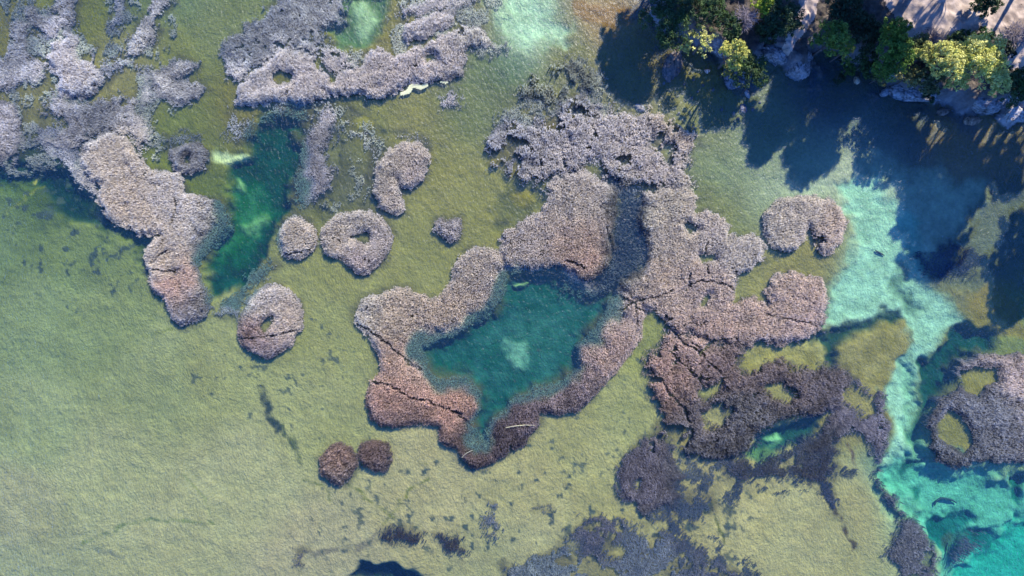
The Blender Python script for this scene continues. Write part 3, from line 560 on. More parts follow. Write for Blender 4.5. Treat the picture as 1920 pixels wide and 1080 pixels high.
      # apparent colour -> albedo factors for the lake bottom, set by rendering
def make_ground():
    gx = axis(-150, 2090, 2.7, 9000); gy = axis(-180, 1210, 2.7, 9000)
    X, Y = np.meshgrid(gx, gy)
    Xc, Yc = np.clip(X, -200, 2150), np.clip(Y, -240, 1260)
    col, dep = ground_fields(Xc, Yc)
    # under the reeds the bottom is raised, dark root mat
    for b in PARTBEDS:
        P = np.asarray(b['poly']); m = (X > P[:,0].min()-20) & (X < P[:,0].max()+20) & (Y > P[:,1].min()-20) & (Y < P[:,1].max()+20)
        if not m.any(): continue
        x, y = X[m], Y[m]; s = bed_mask(b, x, y)
        k = sstep(-4, 5, s); q = .62 if b['gap'] < .1 else (.35 if b['gap'] < .4 else .08)
        root = lin((92, 84, 80)) if b['h'] > .4 else lin((70, 78, 84))
        col[m] = col[m]*(1-k*q)[:, None] + root*(k*q)[:, None]
        hk = sstep(-15, -2, s) * sstep(-.25, .5, fbm(x, y, 38, 63, 3)) * (.6 if b['gap'] < .4 else .1)
        col[m] = col[m]*(1-hk)[:, None] + lin((74, 86, 88))*hk[:, None]
        pass
        k2 = sstep(-8, 8, s) * (1 - .8*sstep(1.0, 1.5, dep[m]))
        dep[m] = dep[m]*(1-k2) + np.minimum(dep[m], max(.3, .3-b['h']))*k2
    lum = col.mean(-1, keepdims=True); col = lum + .82*(col-lum)
    alb = np.clip((col - KB) / (KS * np.exp(-KD * dep[..., None])), .004, .85)
    # undo what the depth of water will take away, so that deep pale floors still read pale
    s = sdf(SHORE, Xc, Yc)
    z = -dep
    shallow = sstep(-70, 0, s)
    z = z*(1-shallow) + (-.30)*shallow
    z = z + .06*fbm(Xc, Yc, 14, 12, 3)
    wx, wy = warp(Xc, Yc, 8, 34, 15); sb = sdf(SHORE, wx, wy)
    bh = bank_height(Xc, Yc, np.maximum(sb, 0))
    land = sb > 0
    z = np.where(land, bh, z)
    # rocky shallows near the shore
    rk = sstep(-60, -5, sb) * (~land)
    rn = np.clip(fbm(Xc, Yc, 14, 101, 4, .65), 0, 1)
    z = z + rk*rn*.30
    bright = np.array([.26, .21, .155]); dark = np.array([.05, .065, .07])  # dark tone kept bluish to deepen the tree shadows here
    rc = bright*(rn[..., None]) + dark*(1-rn[..., None])
    kk = (rk*sstep(-.1, .5, fbm(Xc, Yc, 70, 103, 3)))[..., None] * .75
    alb = alb*(1-kk) + rc*kk
    # land colour: leaf litter, earth and pale stone
    e = fbm(Xc, Yc, 45, 201, 5, .6)[..., None]; e2 = fbm(Xc, Yc, 9, 205, 3, .6)[..., None]
    earth = np.array([.105, .088, .07]) * (1 + .4*e + .35*e2)
    stone = np.array([.17, .17, .17]) * (1 + .35*e2)
    ks = (1 - sstep(8, 34, sb))[..., None]
    right = np.exp(-(((Xc-1905)/38)**2 + ((Yc-222)/28)**2))[..., None]
    lc = earth*(1-ks) + stone*ks; lc = lc*(1-right) + np.array([.50, .44, .38])*(1+.25*e2)*right
    alb = np.where(land[..., None], np.clip(lc, .03, .8), alb)
    V = np.stack([(X-960)*S, (540-Y)*S, z], -1).reshape(-1, 3)
    ny, nx = X.shape
    idx = np.arange(nx*ny).reshape(ny, nx)
    F = np.stack([idx[:-1, :-1], idx[1:, :-1], idx[1:, 1:], idx[:-1, 1:]], -1).reshape(-1, 4)
    g = mesh_np('lake_bed_and_bank_ground', V, F, M_GROUND, alb.reshape(-1, 3), smooth=True)
    tag(g, 'lake bottom of green algae, pale sand and dark pools rising to an earth bank', 'ground', kind='structure')
    return gx, gy, z

GX, GY, GZ = make_ground()
def ground_z(px, py):
    px = np.atleast_1d(px).astype(float); py = np.atleast_1d(py).astype(float)
    i = np.clip(np.searchsorted(GX, px)-1, 0, len(GX)-2); j = np.clip(np.searchsorted(GY, py)-1, 0, len(GY)-2)
    fx = np.clip((px-GX[i])/(GX[i+1]-GX[i]), 0, 1); fy = np.clip((py-GY[j])/(GY[j+1]-GY[j]), 0, 1)
    return (GZ[j,i]*(1-fx)+GZ[j,i+1]*fx)*(1-fy) + (GZ[j+1,i]*(1-fx)+GZ[j+1,i+1]*fx)*fy

def make_water():
    R = 640.0; zb = -7.5
    V = np.array([(-R,-R,0),(R,-R,0),(R,R,0),(-R,R,0),(-R,-R,zb),(R,-R,zb),(R,R,zb),(-R,R,zb)], float)
    F = np.array([(0,1,2,3),(7,6,5,4),(4,5,1,0),(5,6,2,1),(6,7,3,2),(7,4,0,3)])
    o = mesh_np('water', V, F, water_material())
    tag(o, 'clear rippled lake water over green shallows and teal pools', 'water', kind='structure')
make_water()

# dirt path and clearing on the bank
def make_path():
    poly = [(1662,-200),(1650,-30),(1668,18),(1715,62),(1760,78),(1800,72),(1850,70),(1880,78),(1895,100),(1905,125),(1950,140),(2060,150),(2060,-20),(2000,-200)]
    xs = np.arange(1540, 2080, 2.7); ys = np.arange(-200, 170, 2.7)
    X, Y = np.meshgrid(xs, ys); wx, wy = warp(X, Y, 9, 40, 61)
    s = sdf([(960+(a-960)*.952, 540+(b_-540)*.952) for a, b_ in poly], wx, wy); Z = ground_z(X.ravel(), Y.ravel()).reshape(X.shape)
    e = fbm(X, Y, 50, 301, 4)[..., None]; e2 = fbm(X, Y, 8, 305, 2)[..., None]
    col = np.array([.50, .40, .31]) * (1 + .2*e + .16*e2)
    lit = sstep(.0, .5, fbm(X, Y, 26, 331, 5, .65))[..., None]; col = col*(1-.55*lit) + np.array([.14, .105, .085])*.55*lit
    V = np.stack([(X-960)*S, (540-Y)*S, Z + .03], -1)
    idx = np.arange(X.size).reshape(X.shape)
    F = np.stack([idx[:-1, :-1], idx[1:, :-1], idx[1:, 1:], idx[:-1, 1:]], -1).reshape(-1, 4)
    keep = (s[:-1, :-1] > 0).ravel(); F = F[keep]
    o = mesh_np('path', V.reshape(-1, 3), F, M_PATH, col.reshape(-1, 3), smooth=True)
    tag(o, 'pale dusty path crossed by trunk shadows on the bank', 'path', kind='structure')
    poly2 = [(1492,-40),(1548,-40),(1530,22),(1505,62),(1488,100),(1474,108),(1468,96),(1482,50),(1495,10)]
    X, Y = np.meshgrid(np.arange(1400, 1570, 2.0), np.arange(-40, 130, 2.0)); wx, wy = warp(X, Y, 5, 24, 61)
    s = sdf([(960+(a-960)*.965, 540+(b_-540)*.965) for a, b_ in poly2], wx, wy); Z = ground_z(X.ravel(), Y.ravel()).reshape(X.shape)
    e2 = fbm(X, Y, 8, 306, 3)[..., None]
    col = np.array([.46, .37, .30]) * (1 + .25*e2)  # pale colour stands for the sunlit streak on this track
    V = np.stack([(X-960)*S, (540-Y)*S, Z + .04], -1); idx = np.arange(X.size).reshape(X.shape)
    F = np.stack([idx[:-1, :-1], idx[1:, :-1], idx[1:, 1:], idx[:-1, 1:]], -1).reshape(-1, 4)[(s[:-1, :-1] > 0).ravel()]
    o = mesh_np('sunlit_track', V.reshape(-1, 3), F, M_PATH, np.clip(col, .05, .8).reshape(-1, 3), smooth=True)
    tag(o, 'narrow trodden track, its sunlit streak laid in pale colour, coming down to a rocky point', 'path', kind='structure')
make_path()

# ------------------------------------------------------------------ reeds
KR = np.array([3.62, 3.62, 3.15])
def blades(cx, cy, cz, ht, col, nb, spread, wid, rng, shade=.6):
    """tufts of nb tapered blades each; arrays of tuft centres (world), heights, colours -> V,F,C"""
    n = len(cx)
    a = rng.uniform(0, 2*pi, (n, nb)); lean = rng.uniform(.15, 1, (n, nb)) * spread[:, None]
    hh = ht[:, None] * rng.uniform(.6, 1.1, (n, nb)); ww = wid * rng.uniform(.6, 1.4, (n, nb))
    bx = cx[:, None] + np.cos(a)*lean*.18; by = cy[:, None] + np.sin(a)*lean*.18
    tx = cx[:, None] + np.cos(a)*lean; ty = cy[:, None] + np.sin(a)*lean
    q = rng.uniform(0, 2*pi, (n, nb)); qx = np.cos(q)*ww; qy = np.sin(q)*ww
    zb = np.broadcast_to(cz[:, None], hh.shape)
    mx = cx[:, None] + np.cos(a)*lean*.30; my = cy[:, None] + np.sin(a)*lean*.30
    P0 = np.stack([bx-qx*.6, by-qy*.6, zb], -1); P1 = np.stack([bx+qx*.6, by+qy*.6, zb], -1)
    P2 = np.stack([mx+qx, my+qy, zb+hh*.88], -1); P3 = np.stack([mx-qx, my-qy, zb+hh*.88], -1)
    P4 = np.stack([tx+qx*.5, ty+qy*.5, zb+hh*rng.uniform(.84, 1.06, hh.shape)], -1); P5 = P4 - np.stack([qx, qy, 0*qx], -1)
    V = np.stack([P0, P1, P2, P3, P4, P5], 2).reshape(-1, 3)
    i0 = np.arange(n*nb)*6
    F = np.stack([i0, i0+1, i0+2, i0+3, i0+3, i0+2, i0+4, i0+5], 1).reshape(-1, 4)
    br = rng.uniform(.78, 1.2, (n, nb, 1)) * col[:, None, :]
    C = np.stack([br*shade, br*shade, br, br, br*1.15, br*1.15], 2).reshape(-1, 3)  # stem bases coloured darker: shade between blades, plus wet lower stems
    return V, F, C

def make_reeds(b, k):
    rng = np.random.default_rng(100+k)
    P = np.asarray(b['poly'], float); x0, y0 = P.min(0)-10; x1, y1 = P.max(0)+10
    st = 1.88 if b['h'] > -.05 else 2.5
    gx, gy = np.meshgrid(np.arange(x0, x1, st), np.arange(y0, y1, st))
    x = (gx + rng.uniform(-.5, .5, gx.shape)*st).ravel(); y = (gy + rng.uniform(-.5, .5, gy.shape)*st).ravel()
    vis = (x > -60) & (x < 1980) & (y > -60) & (y < 1140); x, y = x[vis], y[vis]
    s = bed_mask(b, x, y); loose = 9 if (b['gap'] > .04 or b['h'] < .5) else 2.5
    m = s > -loose; x, y, s = x[m], y[m], s[m]
    m = (s > 0) | ((fbm(x, y, 14, 58, 2) > .25) & (rng.random(x.shape) < .7)); x, y, s = x[m], y[m], s[m]
    wl = worley(*warp(x, y, 4, 12, 5), 13, 17)              # small cushions
    wl2 = worley(*warp(x, y, 8, 26, 6), 34, 23)             # large cushions
    f = fbm(x, y, b['lw'], 33, 3, .6)
    cr = np.ones(x.shape)
    for pts, hw in CREASES:
        cr = np.minimum(cr, sstep(hw*.2, hw*1.3, dline(pts, *warp(x, y, 3.5, 16, 2)) + hw*.25*fbm(x, y, 18, 97, 2)))
    gapn = fbm(x, y, 30, 55, 4, .65)*.5 + .5
    keep = (rng.random(x.shape) < b['dens']) & (gapn > b['gap']*1.15) & (rng.random(x.shape) < .12 + .88*cr)
    if b['gap'] > .08:
        keep &= rng.random(x.shape) < sstep(0, 12, s)*.8 + .3
    x, y, s, wl, wl2, f, cr, gapn = [v[keep] for v in (x, y, s, wl, wl2, f, cr, gapn)]
    L = b['lump']
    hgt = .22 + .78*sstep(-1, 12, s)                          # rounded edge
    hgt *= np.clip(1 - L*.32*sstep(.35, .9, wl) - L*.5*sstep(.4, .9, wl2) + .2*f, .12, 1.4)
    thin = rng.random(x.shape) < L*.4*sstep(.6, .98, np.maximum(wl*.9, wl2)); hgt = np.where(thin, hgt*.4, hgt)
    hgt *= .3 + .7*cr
    # pools side: the reed fringe stands in deeper water and drowns
    zr = np.minimum(ground_z(x, y), -.2); zr = np.maximum(zr, -1.4)
    sink = np.zeros(x.shape)
    for pl, reach in ((POOL, 40), (LEFT_POOL, 36)):
        dd = -sdf(pl, *warp(x, y, 8, 30, 19)) - 14*fbm(x, y, 60, 88, 3); sink = np.maximum(sink, .85*(1 - sstep(0, reach, dd)))
    top = b['h']*hgt - sink*1.15
    ht = np.maximum(top - zr, .22) * rng.uniform(.85, 1.1, x.shape)
    col = rbf(REEDCOL, *warp(x, y, 10, 30, 70), 46)
    lum = col.mean(1, keepdims=True); col = (lum + .38*(col-lum))
    col = col * (.70 + .42*np.clip(hgt, 0, 1))[:, None]       # crest light and trough shade put into colour, beside paler plumes on tall stems
    col = col * (1 + .16*f + .08*rng.uniform(-1, 1, x.shape))[:, None]
    if b['h'] < 0: col = col*.8
    if b['gap'] > .4: col = col*np.array([.84, .88, .74])
    # drowned stems carry green algae
    sk = sstep(.2, .8, sink)[:, None]; col = col*(1-sk) + lin((84,100,88))*(.7+.5*rng.random(x.shape))[:, None]*sk
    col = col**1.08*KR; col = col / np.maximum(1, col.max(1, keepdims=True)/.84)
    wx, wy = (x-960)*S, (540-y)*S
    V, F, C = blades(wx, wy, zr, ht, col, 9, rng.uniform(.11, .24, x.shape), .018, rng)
    sunk = b['h'] < .1
    nm = 'weed_bed' if sunk else 'reed_bed'
    c = P.mean(0); ox, oy = (c[0]-960)*S, (540-c[1])*S
    V = V - np.array([ox, oy, 0])
    o = mesh_np(nm, V, F, M_REED, C); o.location = (ox, oy, 0)
    tag(o, b['label'], 'weed bed' if sunk else 'reed bed', 'underwater weed beds' if sunk else 'reed beds standing in the lake')
    if sunk and b['gap'] >= .12: tag(o, kind='stuff')
    return len(x)

tot = sum(make_reeds(b, k) for k, b in enumerate(PARTBEDS))
print('tufts', tot)

# ------------------------------------------------------------------ trees and shrubs
def tube(pts, rad, n=7):
    """tapered tube along points"""
    P = np.asarray(pts, float); V = []; F = []
    for i, p in enumerate(P):
        d = P[min(i+1, len(P)-1)] - P[max(i-1, 0)]; d /= np.linalg.norm(d) + 1e-9
        u = np.cross(d, (0, 0, 1.0) if abs(d[2]) < .9 else (1.0, 0, 0)); u /= np.linalg.norm(u); v = np.cross(d, u)
        for k in range(n):
            t = 2*pi*k/n; V.append(p + rad[i]*(cos(t)*u + sin(t)*v))
    for i in range(len(P)-1):
        for k in range(n):
            a = i*n+k; b_ = i*n+(k+1) % n; F.append((a, b_, b_+n, a+n))
    return np.array(V), np.array(F)

def join(parts):
    Vs, Fs, o = [], [], 0
    for V, F in parts: Vs.append(V); Fs.append(F+o); o += len(V)
    return np.concatenate(Vs), np.concatenate(Fs)

def leaves(centres, radii, per, size, col, rng, squash=.7, tipcol=None):
    n = len(centres); N = n*per
    d = rng.normal(size=(N, 3)); d /= np.linalg.norm(d, axis=1)[:, None]
    r = rng.uniform(.35, 1.0, N)**.5
    c = np.repeat(centres, per, 0); rr = np.repeat(radii, per)
    p = c + d * (r*rr)[:, None] * np.array([1, 1, squash])
    nrm = d*.6 + rng.normal(size=(N, 3))*.55 + np.array([0, 0, .45]); nrm /= np.linalg.norm(nrm, axis=1)[:, None]
    u = np.cross(nrm, rng.normal(size=(N, 3))); u /= np.linalg.norm(u, axis=1)[:, None]; v = np.cross(nrm, u)
    sz = size*rng.uniform(.6, 1.4, N)[:, None]
    V = np.stack([p - u*sz, p - v*sz*.45, p + u*sz, p + v*sz*.45], 1).reshape(-1, 3)
    F = np.arange(N*4).reshape(-1, 4)
    cl = np.repeat(rng.uniform(.75, 1.25, n), per)[:, None] * rng.uniform(.75, 1.25, (N, 1)) * np.asarray(col)
    if tipcol is not None:
        w_ = (np.repeat(rng.random(n), per) * rng.uniform(.5, 1, N))[:, None]; cl = cl*(1-w_) + np.asarray(tipcol)*w_
    return V, F, np.repeat(np.clip(cl, .005, .9), 4, 0)

def make_tree(name, label, cat, px, py, ztop, rpx, col, tip=None, lobes=9, dens=1.0, group=None, shape='round', seed=0, bare=.0, leaf=.13, trunkcol=(.16,.13,.11), at_world=False, lean=0.0, ry=1.0):
    """crown seen at photo pixel (px,py) with its top at height ztop, radius rpx pixels"""
    rng = np.random.default_rng(seed + int(abs(px))*7 + int(abs(py)))
    if at_world: cx, cy = (px-960)*S, (540-py)*S
    else: cx, cy, _ = W(px, py, ztop*.88)
    R = rpx*S * (1 if at_world else 1.3*(H-ztop)/H)
    gz = float(ground_z(cx/S+960, 540-cy/S)[0]); gz = max(gz, -.3)
    hgt = max(ztop - gz, 1.0)
    root = empty(name, (cx, cy, gz))
    # crown skeleton: main limbs to lobes, lobes to clumps
    base_fr = {'round': .30, 'pine': .62, 'shrub': .1}[shape]
    zc0 = hgt*base_fr
    cen, rad, woods = [], [], []
    tr = max(.07, hgt*.018)
    kx, ky = rng.uniform(-.3, .3, 2)*hgt*.08
    tp = [(0, 0, -.3), (kx*.5, ky*.5, hgt*.3), (kx, ky, hgt*.6), (kx*.6, ky*.6, hgt*.88)]
    woods.append(tube(tp, [tr*1.3, tr, tr*.7, tr*.25], 9))
    for i in range(lobes):
        a = 2*pi*(i*.618) + rng.uniform(-.4, .4); q = math.sqrt((i+.4)/lobes)
        lr = R*rng.uniform(.34, .5) if shape != 'pine' else R*rng.uniform(.28, .42)
        rr = (R-lr*.75)*q*rng.uniform(.85, 1.12)
        lx, ly = cos(a)*rr, sin(a)*rr*ry
        dome = math.sqrt(max(0, 1-(q*.92)**2))
        lz = zc0 + (hgt-zc0-lr*.5)*(.35+.65*dome)*rng.uniform(.8, 1.02)
        s0 = np.array([kx*.6, ky*.6, max(zc0*.8, lz*.45)])
        e0 = np.array([lx, ly, lz]); mid = (s0+e0)/2 + np.array([0, 0, -.08*hgt])
        woods.append(tube([s0, mid, e0], [tr*.5, tr*.3, tr*.1], 5))
        nc = int(16*dens)
        for k in range(nc):
            d = rng.normal(size=3); d /= np.linalg.norm(d); d[2] = abs(d[2])*.8 - .25
            p = e0 + d*lr*rng.uniform(.55, 1.05); cen.append(p); rad.append(lr*rng.uniform(.2, .38))
            if k % 4 == 0: woods.append(tube([e0, (e0+p)/2+rng.normal(size=3)*.05, p], [tr*.14, tr*.09, tr*.04], 4))
    Vw, Fw = join(woods)
    mesh_np('trunk', Vw, Fw, M_BARK, np.tile(trunkcol, (len(Vw), 1)), root, smooth=True)
    if bare < 1:
        cen = np.array(cen); rad = np.array(rad)
        per = max(10, int(34*(1-bare)*min(1.6, max(.5, (R/2.6)))))
        V, F, C = leaves(cen, rad, per, leaf, col, rng, .8, tip)
        mesh_np('crown', V, F, M_LEAF, C, root)
    else:
        tw = []
        for p in cen:
            for j in range(5):
                e = p + rng.normal(size=3)*R*.22; tw.append(tube([p*.75+np.array([0,0,hgt*.1]), (p+e)/2+rng.normal(size=3)*.05, e], [.03, .02, .008], 3))
        V, F = join(tw)
        mesh_np('crown', V, F, M_BARK, np.tile((.36, .31, .31), (len(V), 1)), root)
    tag(root, label, cat, group)
    return root

G_D = (.035, .065, .028); G_M = (.085, .15, .03); G_L = (.2, .30, .04); Y_L = (.46, .47, .10); Y_T = (.80, .76, .26); OL = (.22, .24, .09)
T = make_tree
GT = 'trees along the rocky shore'
T('broadleaf_tree', 'dark green rounded tree at the shore, nearest to the shadow over the water', 'tree', 1262, 22, 6.5, 47, G_D, G_M, 12, group=GT)
T('broadleaf_tree', 'thin pale olive tree with see-through tufts above the brown shallows', 'tree', 1322, 72, 6.0, 24, Y_L, Y_T, 6, .6, group=GT, bare=.35)
T('shrub', 'little pale olive shrub left of the thin see-through tree', 'shrub', 1287, 83, 4.2, 12, Y_L, Y_T, 4, .8, group='shrubs on the bank', shape='shrub')
T('broadleaf_tree', 'small yellow tree leaning out from the bank in front of a dark green bush', 'tree', 1381, 92, 8.0, 24, Y_L, (.5,.46,.1), 8, .9, group=GT)
T('shrub', 'dark green bush behind the small yellow leaning tree', 'shrub', 1406, 118, 5.0, 34, G_D, G_M, 9, group='shrubs on the bank', shape='shrub')
T('shrub', 'olive shrub sprinkled with yellow tufts over the rocks below the yellow leaning tree', 'shrub', 1366, 130, 3.6, 13, OL, Y_L, 4, .7, group='shrubs on the bank', shape='shrub')
T('broadleaf_tree', 'shaded green tree at the top edge between the dark rounded tree and the bare one', 'tree', 1335, 12, 6.0, 34, G_D, G_M, 9, group=GT)
T('bare_tree', 'leafless pinkish tree at the top edge', 'tree', 1396, 32, 5.8, 20, (.3,.25,.25), None, 7, .8, group=GT, bare=1.0)
T('shrub', 'bright lime green bush at the top edge beside the leafless tree', 'shrub', 1432, 6, 6.6, 19, (.16,.24,.02), (.34,.4,.03), 6, group='shrubs on the bank', shape='shrub')
T('broadleaf_tree', 'dark green tree left of the narrow trodden track', 'tree', 1468, 30, 5.8, 36, G_D, (.05,.10,.03), 10, group=GT)
T('shrub', 'dark bush at the foot of the trodden track on its left', 'shrub', 1440, 60, 4.2, 22, G_D, None, 6, group='shrubs on the bank', shape='shrub')
T('broadleaf_tree', 'fresh green tree with a yellow tuft standing over the small sandy cove', 'tree', 1572, 66, 8.0, 32, G_M, G_L, 10, group=GT)
T('shrub', 'green shrub at the lower foot of the fresh green cove tree', 'shrub', 1590, 92, 5.2, 18, G_M, Y_L, 5, group='shrubs on the bank', shape='shrub')
T('broadleaf_tree', 'deep shaded tree right of the trodden track at the top edge', 'tree', 1592, 16, 6.2, 38, G_D, None, 9, group=GT)
T('broadleaf_tree', 'deep shaded tree between the cove tree and the tall green one', 'tree', 1634, 62, 5.6, 30, G_D, (.06,.09,.04), 8, group=GT)
T('broadleaf_tree', 'tall green tree left of the yellow ones, lime at its crown', 'tree', 1682, 92, 9.0, 36, (.055,.13,.02), G_L, 12, group=GT, ry=1.3)
T('broadleaf_tree', 'lime topped slender tree just above the tall green one', 'tree', 1684, 52, 9.0, 22, (.10,.17,.02), (.25,.30,.04), 7, group=GT)
T('shrub', 'dull olive shrub at the water side of the tall green tree', 'shrub', 1712, 142, 5.0, 22, OL, (.24,.22,.07), 6, group='shrubs on the bank', shape='shrub')
T('broadleaf_tree', 'smallest of the yellow trees, left of the two large ones', 'tree', 1738, 102, 7.6, 20, Y_L, (.36,.34,.12), 6, .8, group=GT)
T('broadleaf_tree', 'shaded green tree underneath the yellow ones', 'tree', 1752, 138, 5.4, 30, (.06,.085,.035), OL, 8, group=GT)
T('broadleaf_tree', 'large yellow tree, the left one of the bright pair over the big boulder', 'tree', 1788, 108, 9.5, 33, Y_L, Y_T, 11, group=GT)
T('shrub', 'pale yellow tuft hanging over the left end of the big boulder', 'shrub', 1802, 150, 6.5, 18, Y_L, Y_T, 5, group='shrubs on the bank', shape='shrub')
T('broadleaf_tree', 'largest and brightest yellow tree, above the big boulder', 'tree', 1852, 104, 10.0, 40, (.50,.52,.09), Y_T, 13, group=GT)
T('broadleaf_tree', 'yellow tree drooping over the right end of the big boulder', 'tree', 1872, 148, 8.5, 26, Y_L, Y_T, 8, group=GT)
T('shrub', 'dark green shrub beside the dusty path, behind the left yellow tree', 'shrub', 1800, 78, 5.4, 20, G_D, G_M, 6, group='shrubs on the bank', shape='shrub')
T('shrub', 'green shrub beside the dusty path, behind the brightest yellow tree', 'shrub', 1842, 70, 5.6, 18, G_M, G_D, 6, group='shrubs on the bank', shape='shrub')
T('shrub', 'round nearly black shrub at the right end of the tree row', 'shrub', 1888, 92, 5.6, 17, (.02,.035,.02), None, 6, group='shrubs on the bank', shape='shrub')
T('broadleaf_tree', 'dark green tree cut by the right edge above the whitish sloping rock', 'tree', 1915, 158, 6.5, 32, G_D, G_M, 9, group=GT)
T('broadleaf_tree', 'dark green round tree on the far side of the dusty path at the top edge', 'tree', 1846, 6, 7.0, 25, (.03,.06,.02), (.06,.1,.03), 9, group=GT)
T('shrub', 'small shaded shrub at the back of the sandy cove', 'shrub', 1594, 126, 2.6, 13, G_M, None, 4, group='shrubs on the bank', shape='shrub')
T('shrub', 'tiny shaded shrub hanging over the water left of the shelf rock', 'shrub', 1578, 148, 1.6, 10, G_D, None, 3, group='shrubs on the bank', shape='shrub')
T('shrub', 'dark shrub crowding the bank between the deep shaded trees', 'shrub', 1636, 112, 4.6, 24, G_D, G_M, 7, group='shrubs on the bank', shape='shrub')
T('shrub', 'dull dark shrub at the left end of the rock shelf', 'shrub', 1655, 142, 3.4, 14, (.05,.08,.04), OL, 5, group='shrubs on the bank', shape='shrub')
T('broadleaf_tree', 'dark tree behind the small yellow leaning tree, touching the leafless one', 'tree', 1372, 50, 5.6, 24, G_D, G_M, 8, group=GT)
T('broadleaf_tree', 'dark olive tree filling the gap left of the largest yellow trees', 'tree', 1722, 84, 6.0, 22, (.06,.10,.03), OL, 7, group=GT)
T('bare_shrub', 'leafless mauve shrub on the near edge of the dusty path', 'shrub', 1750, 76, 5.2, 24, (.3,.25,.25), None, 7, .8, group='leafless shrubs', shape='shrub', bare=1.0)
T('bare_shrub', 'leafless brown shrub on the path near the right edge', 'shrub', 1905, 66, 5.6, 22, (.3,.25,.25), None, 7, .8, group='leafless shrubs', shape='shrub', bare=1.0)
T('shrub', 'small green shrub on the rock shelf below the yellow trees', 'shrub', 1752, 172, 3.4, 14, (.05,.09,.04), None, 4, group='shrubs on the bank', shape='shrub')

# tall pines on the slope just outside the picture: their shadows lie over the water
LU = 1/(tan(SUN_EL)*S)     # pixels of shadow per metre of height
def pine(tx, ty, zc, rpx, label, seed=0, lobes=13, dens=1.0):
    """crown whose shadow is centred on water pixel (tx,ty); crown centre at height zc"""
    px = tx + SDX*zc*LU; py = ty + SDY*zc*LU
    return make_tree('pine_tree', label, 'tree', px, py, zc*1.12, rpx, (.05,.085,.03), (.09,.12,.04), lobes, dens, 'tall pines behind the shore', 'pine', seed, at_world=True, leaf=.20, trunkcol=(.2,.14,.11))
PL = 'tall pine outside the picture, its shadow on the water'
for k_, (tx, ty, zc, rp) in enumerate([
    (1182,140,11,52), (1155,95,12,42), (1232,55,12,44), (1190,60,13,48), (1368,178,11,34), (1290,15,14,50), (1418,118,15,46),
    (1440,235,16,56), (1432,275,16,26), (1530,262,18,64), (1520,305,18,36), (1575,190,16,60), (1490,170,15,56), (1685,240,16,54), (1716,398,20,28), (1785,410,21,62), (1815,300,19,66),
    (1768,468,22,50), (1900,310,17,52), (1650,175,14,44), (1740,330,19,56), (1755,385,21,56), (1745,440,22,44), (1835,350,18,34),
    (1915,500,16,62), (1945,430,17,60), (1900,560,14,46), (1560,120,13,50), (1725,262,16,30), (1478,190,13,38), (1380,35,14,46)]):  # one small pine among these is added only to cover a sunlit gap
    pine(tx, ty, zc, rp, PL, 60+k_)

# ------------------------------------------------------------------ rocks
def make_rock(name, label, px, py, z, rx, ry, rz, seed, col, rot=0, cat='rock', group='rocks at the shore', sub=5):
    import bmesh
    bm = bmesh.new(); bmesh.ops.create_icosphere(bm, subdivisions=sub, radius=1.0)
    me = bpy.data.meshes.new(name); bm.to_mesh(me); bm.free()
    V = np.empty(len(me.vertices)*3, np.float32); me.vertices.foreach_get('co', V); V = V.reshape(-1, 3).astype(float)
    F = np.empty(len(me.polygons)*3, np.int32); me.polygons.foreach_get('vertices', F); F = F.reshape(-1, 3)
    a = V[:, 0]*30+seed*91; b_ = V[:, 1]*30+V[:, 2]*17
    dsp = 1 + .22*fbm(a, b_, 26, seed, 4, .6) - .16*np.abs(fbm(a, b_*2.2, 11, seed+5, 3, .6))
    dsp = dsp + .09*(1-2*np.abs(fbm(a*1.5+b_, b_*3, 9, seed+21, 4, .65)))
    rng = np.random.default_rng(seed)
    for _ in range(16):
        n = rng.normal(size=3); n /= np.linalg.norm(n); cut = rng.uniform(.6, .88)
        d = V@n; dsp = np.where(d*dsp > cut, cut/np.maximum(d, .1), dsp)
    V = V*(dsp + .05*fbm(a*3, b_*3, 14, seed+33, 3, .7))[:, None]
    V *= np.array([rx*S, ry*S, rz])
    c, s_ = cos(rot), sin(rot); V[:, :2] = V[:, :2] @ np.array([[c, s_], [-s_, c]])
    wx, wy, _ = W(px, py, z)
    cc = np.asarray(col) * (1 + .3*fbm(V[:, 0]*14, V[:, 1]*14+V[:, 2]*20, 16, seed+2, 4, .65))[:, None]
    cr = fbm(V[:, 0]*20+V[:, 2]*9, V[:, 1]*6, 12, seed+9, 3); cc *= np.where(np.abs(cr) < .09, .35, 1)[:, None]
    bpy.data.meshes.remove(me)
    o = mesh_np(name, V, F, M_ROCK, np.clip(cc, .02, .9)); o.location = (wx, wy, z)
    tag(o, label, cat, group); return o
R_ = make_rock; PG = (.30,.29,.28); BR = (.26,.20,.15)
R_('boulder', 'big pale grey boulder under the yellow trees, its foot in dark water', 1846, 186, .3, 56, 32, 2.4, 1, PG, .1)
R_('rock_outcrop', 'cracked grey rocky point at the end of the trodden track', 1500, 118, .2, 28, 36, 1.9, 2, PG, .5)
R_('rock_outcrop', 'grey ledge left of the trodden track, edged by black water', 1452, 104, .2, 30, 16, 1.6, 3, PG, -.5)
R_('rock_shelf', 'long blue grey rock shelf under the shaded trees', 1712, 176, .1, 66, 17, 1.7, 4, (.34,.35,.36), -.12)
R_('rock_outcrop', 'whitish sloping rock at the right edge beside the water', 1902, 212, .1, 34, 22, 1.5, 5, (.55,.51,.47), .4)
R_('rock_outcrop', 'shaded grey rock face behind the thin see-through tree', 1350, 78, 1.2, 26, 34, 1.6, 6, (.3,.3,.31), .3)
R_('rock_outcrop', 'dark ribbed rock sticking into the shadow below the yellow leaning tree', 1372, 146, .0, 20, 28, .8, 7, (.24,.24,.26), .2)
R_('submerged_rock', 'brown ridged rock half under water left of the green bay', 1262, 118, -.3, 17, 36, .45, 8, BR, -.45)
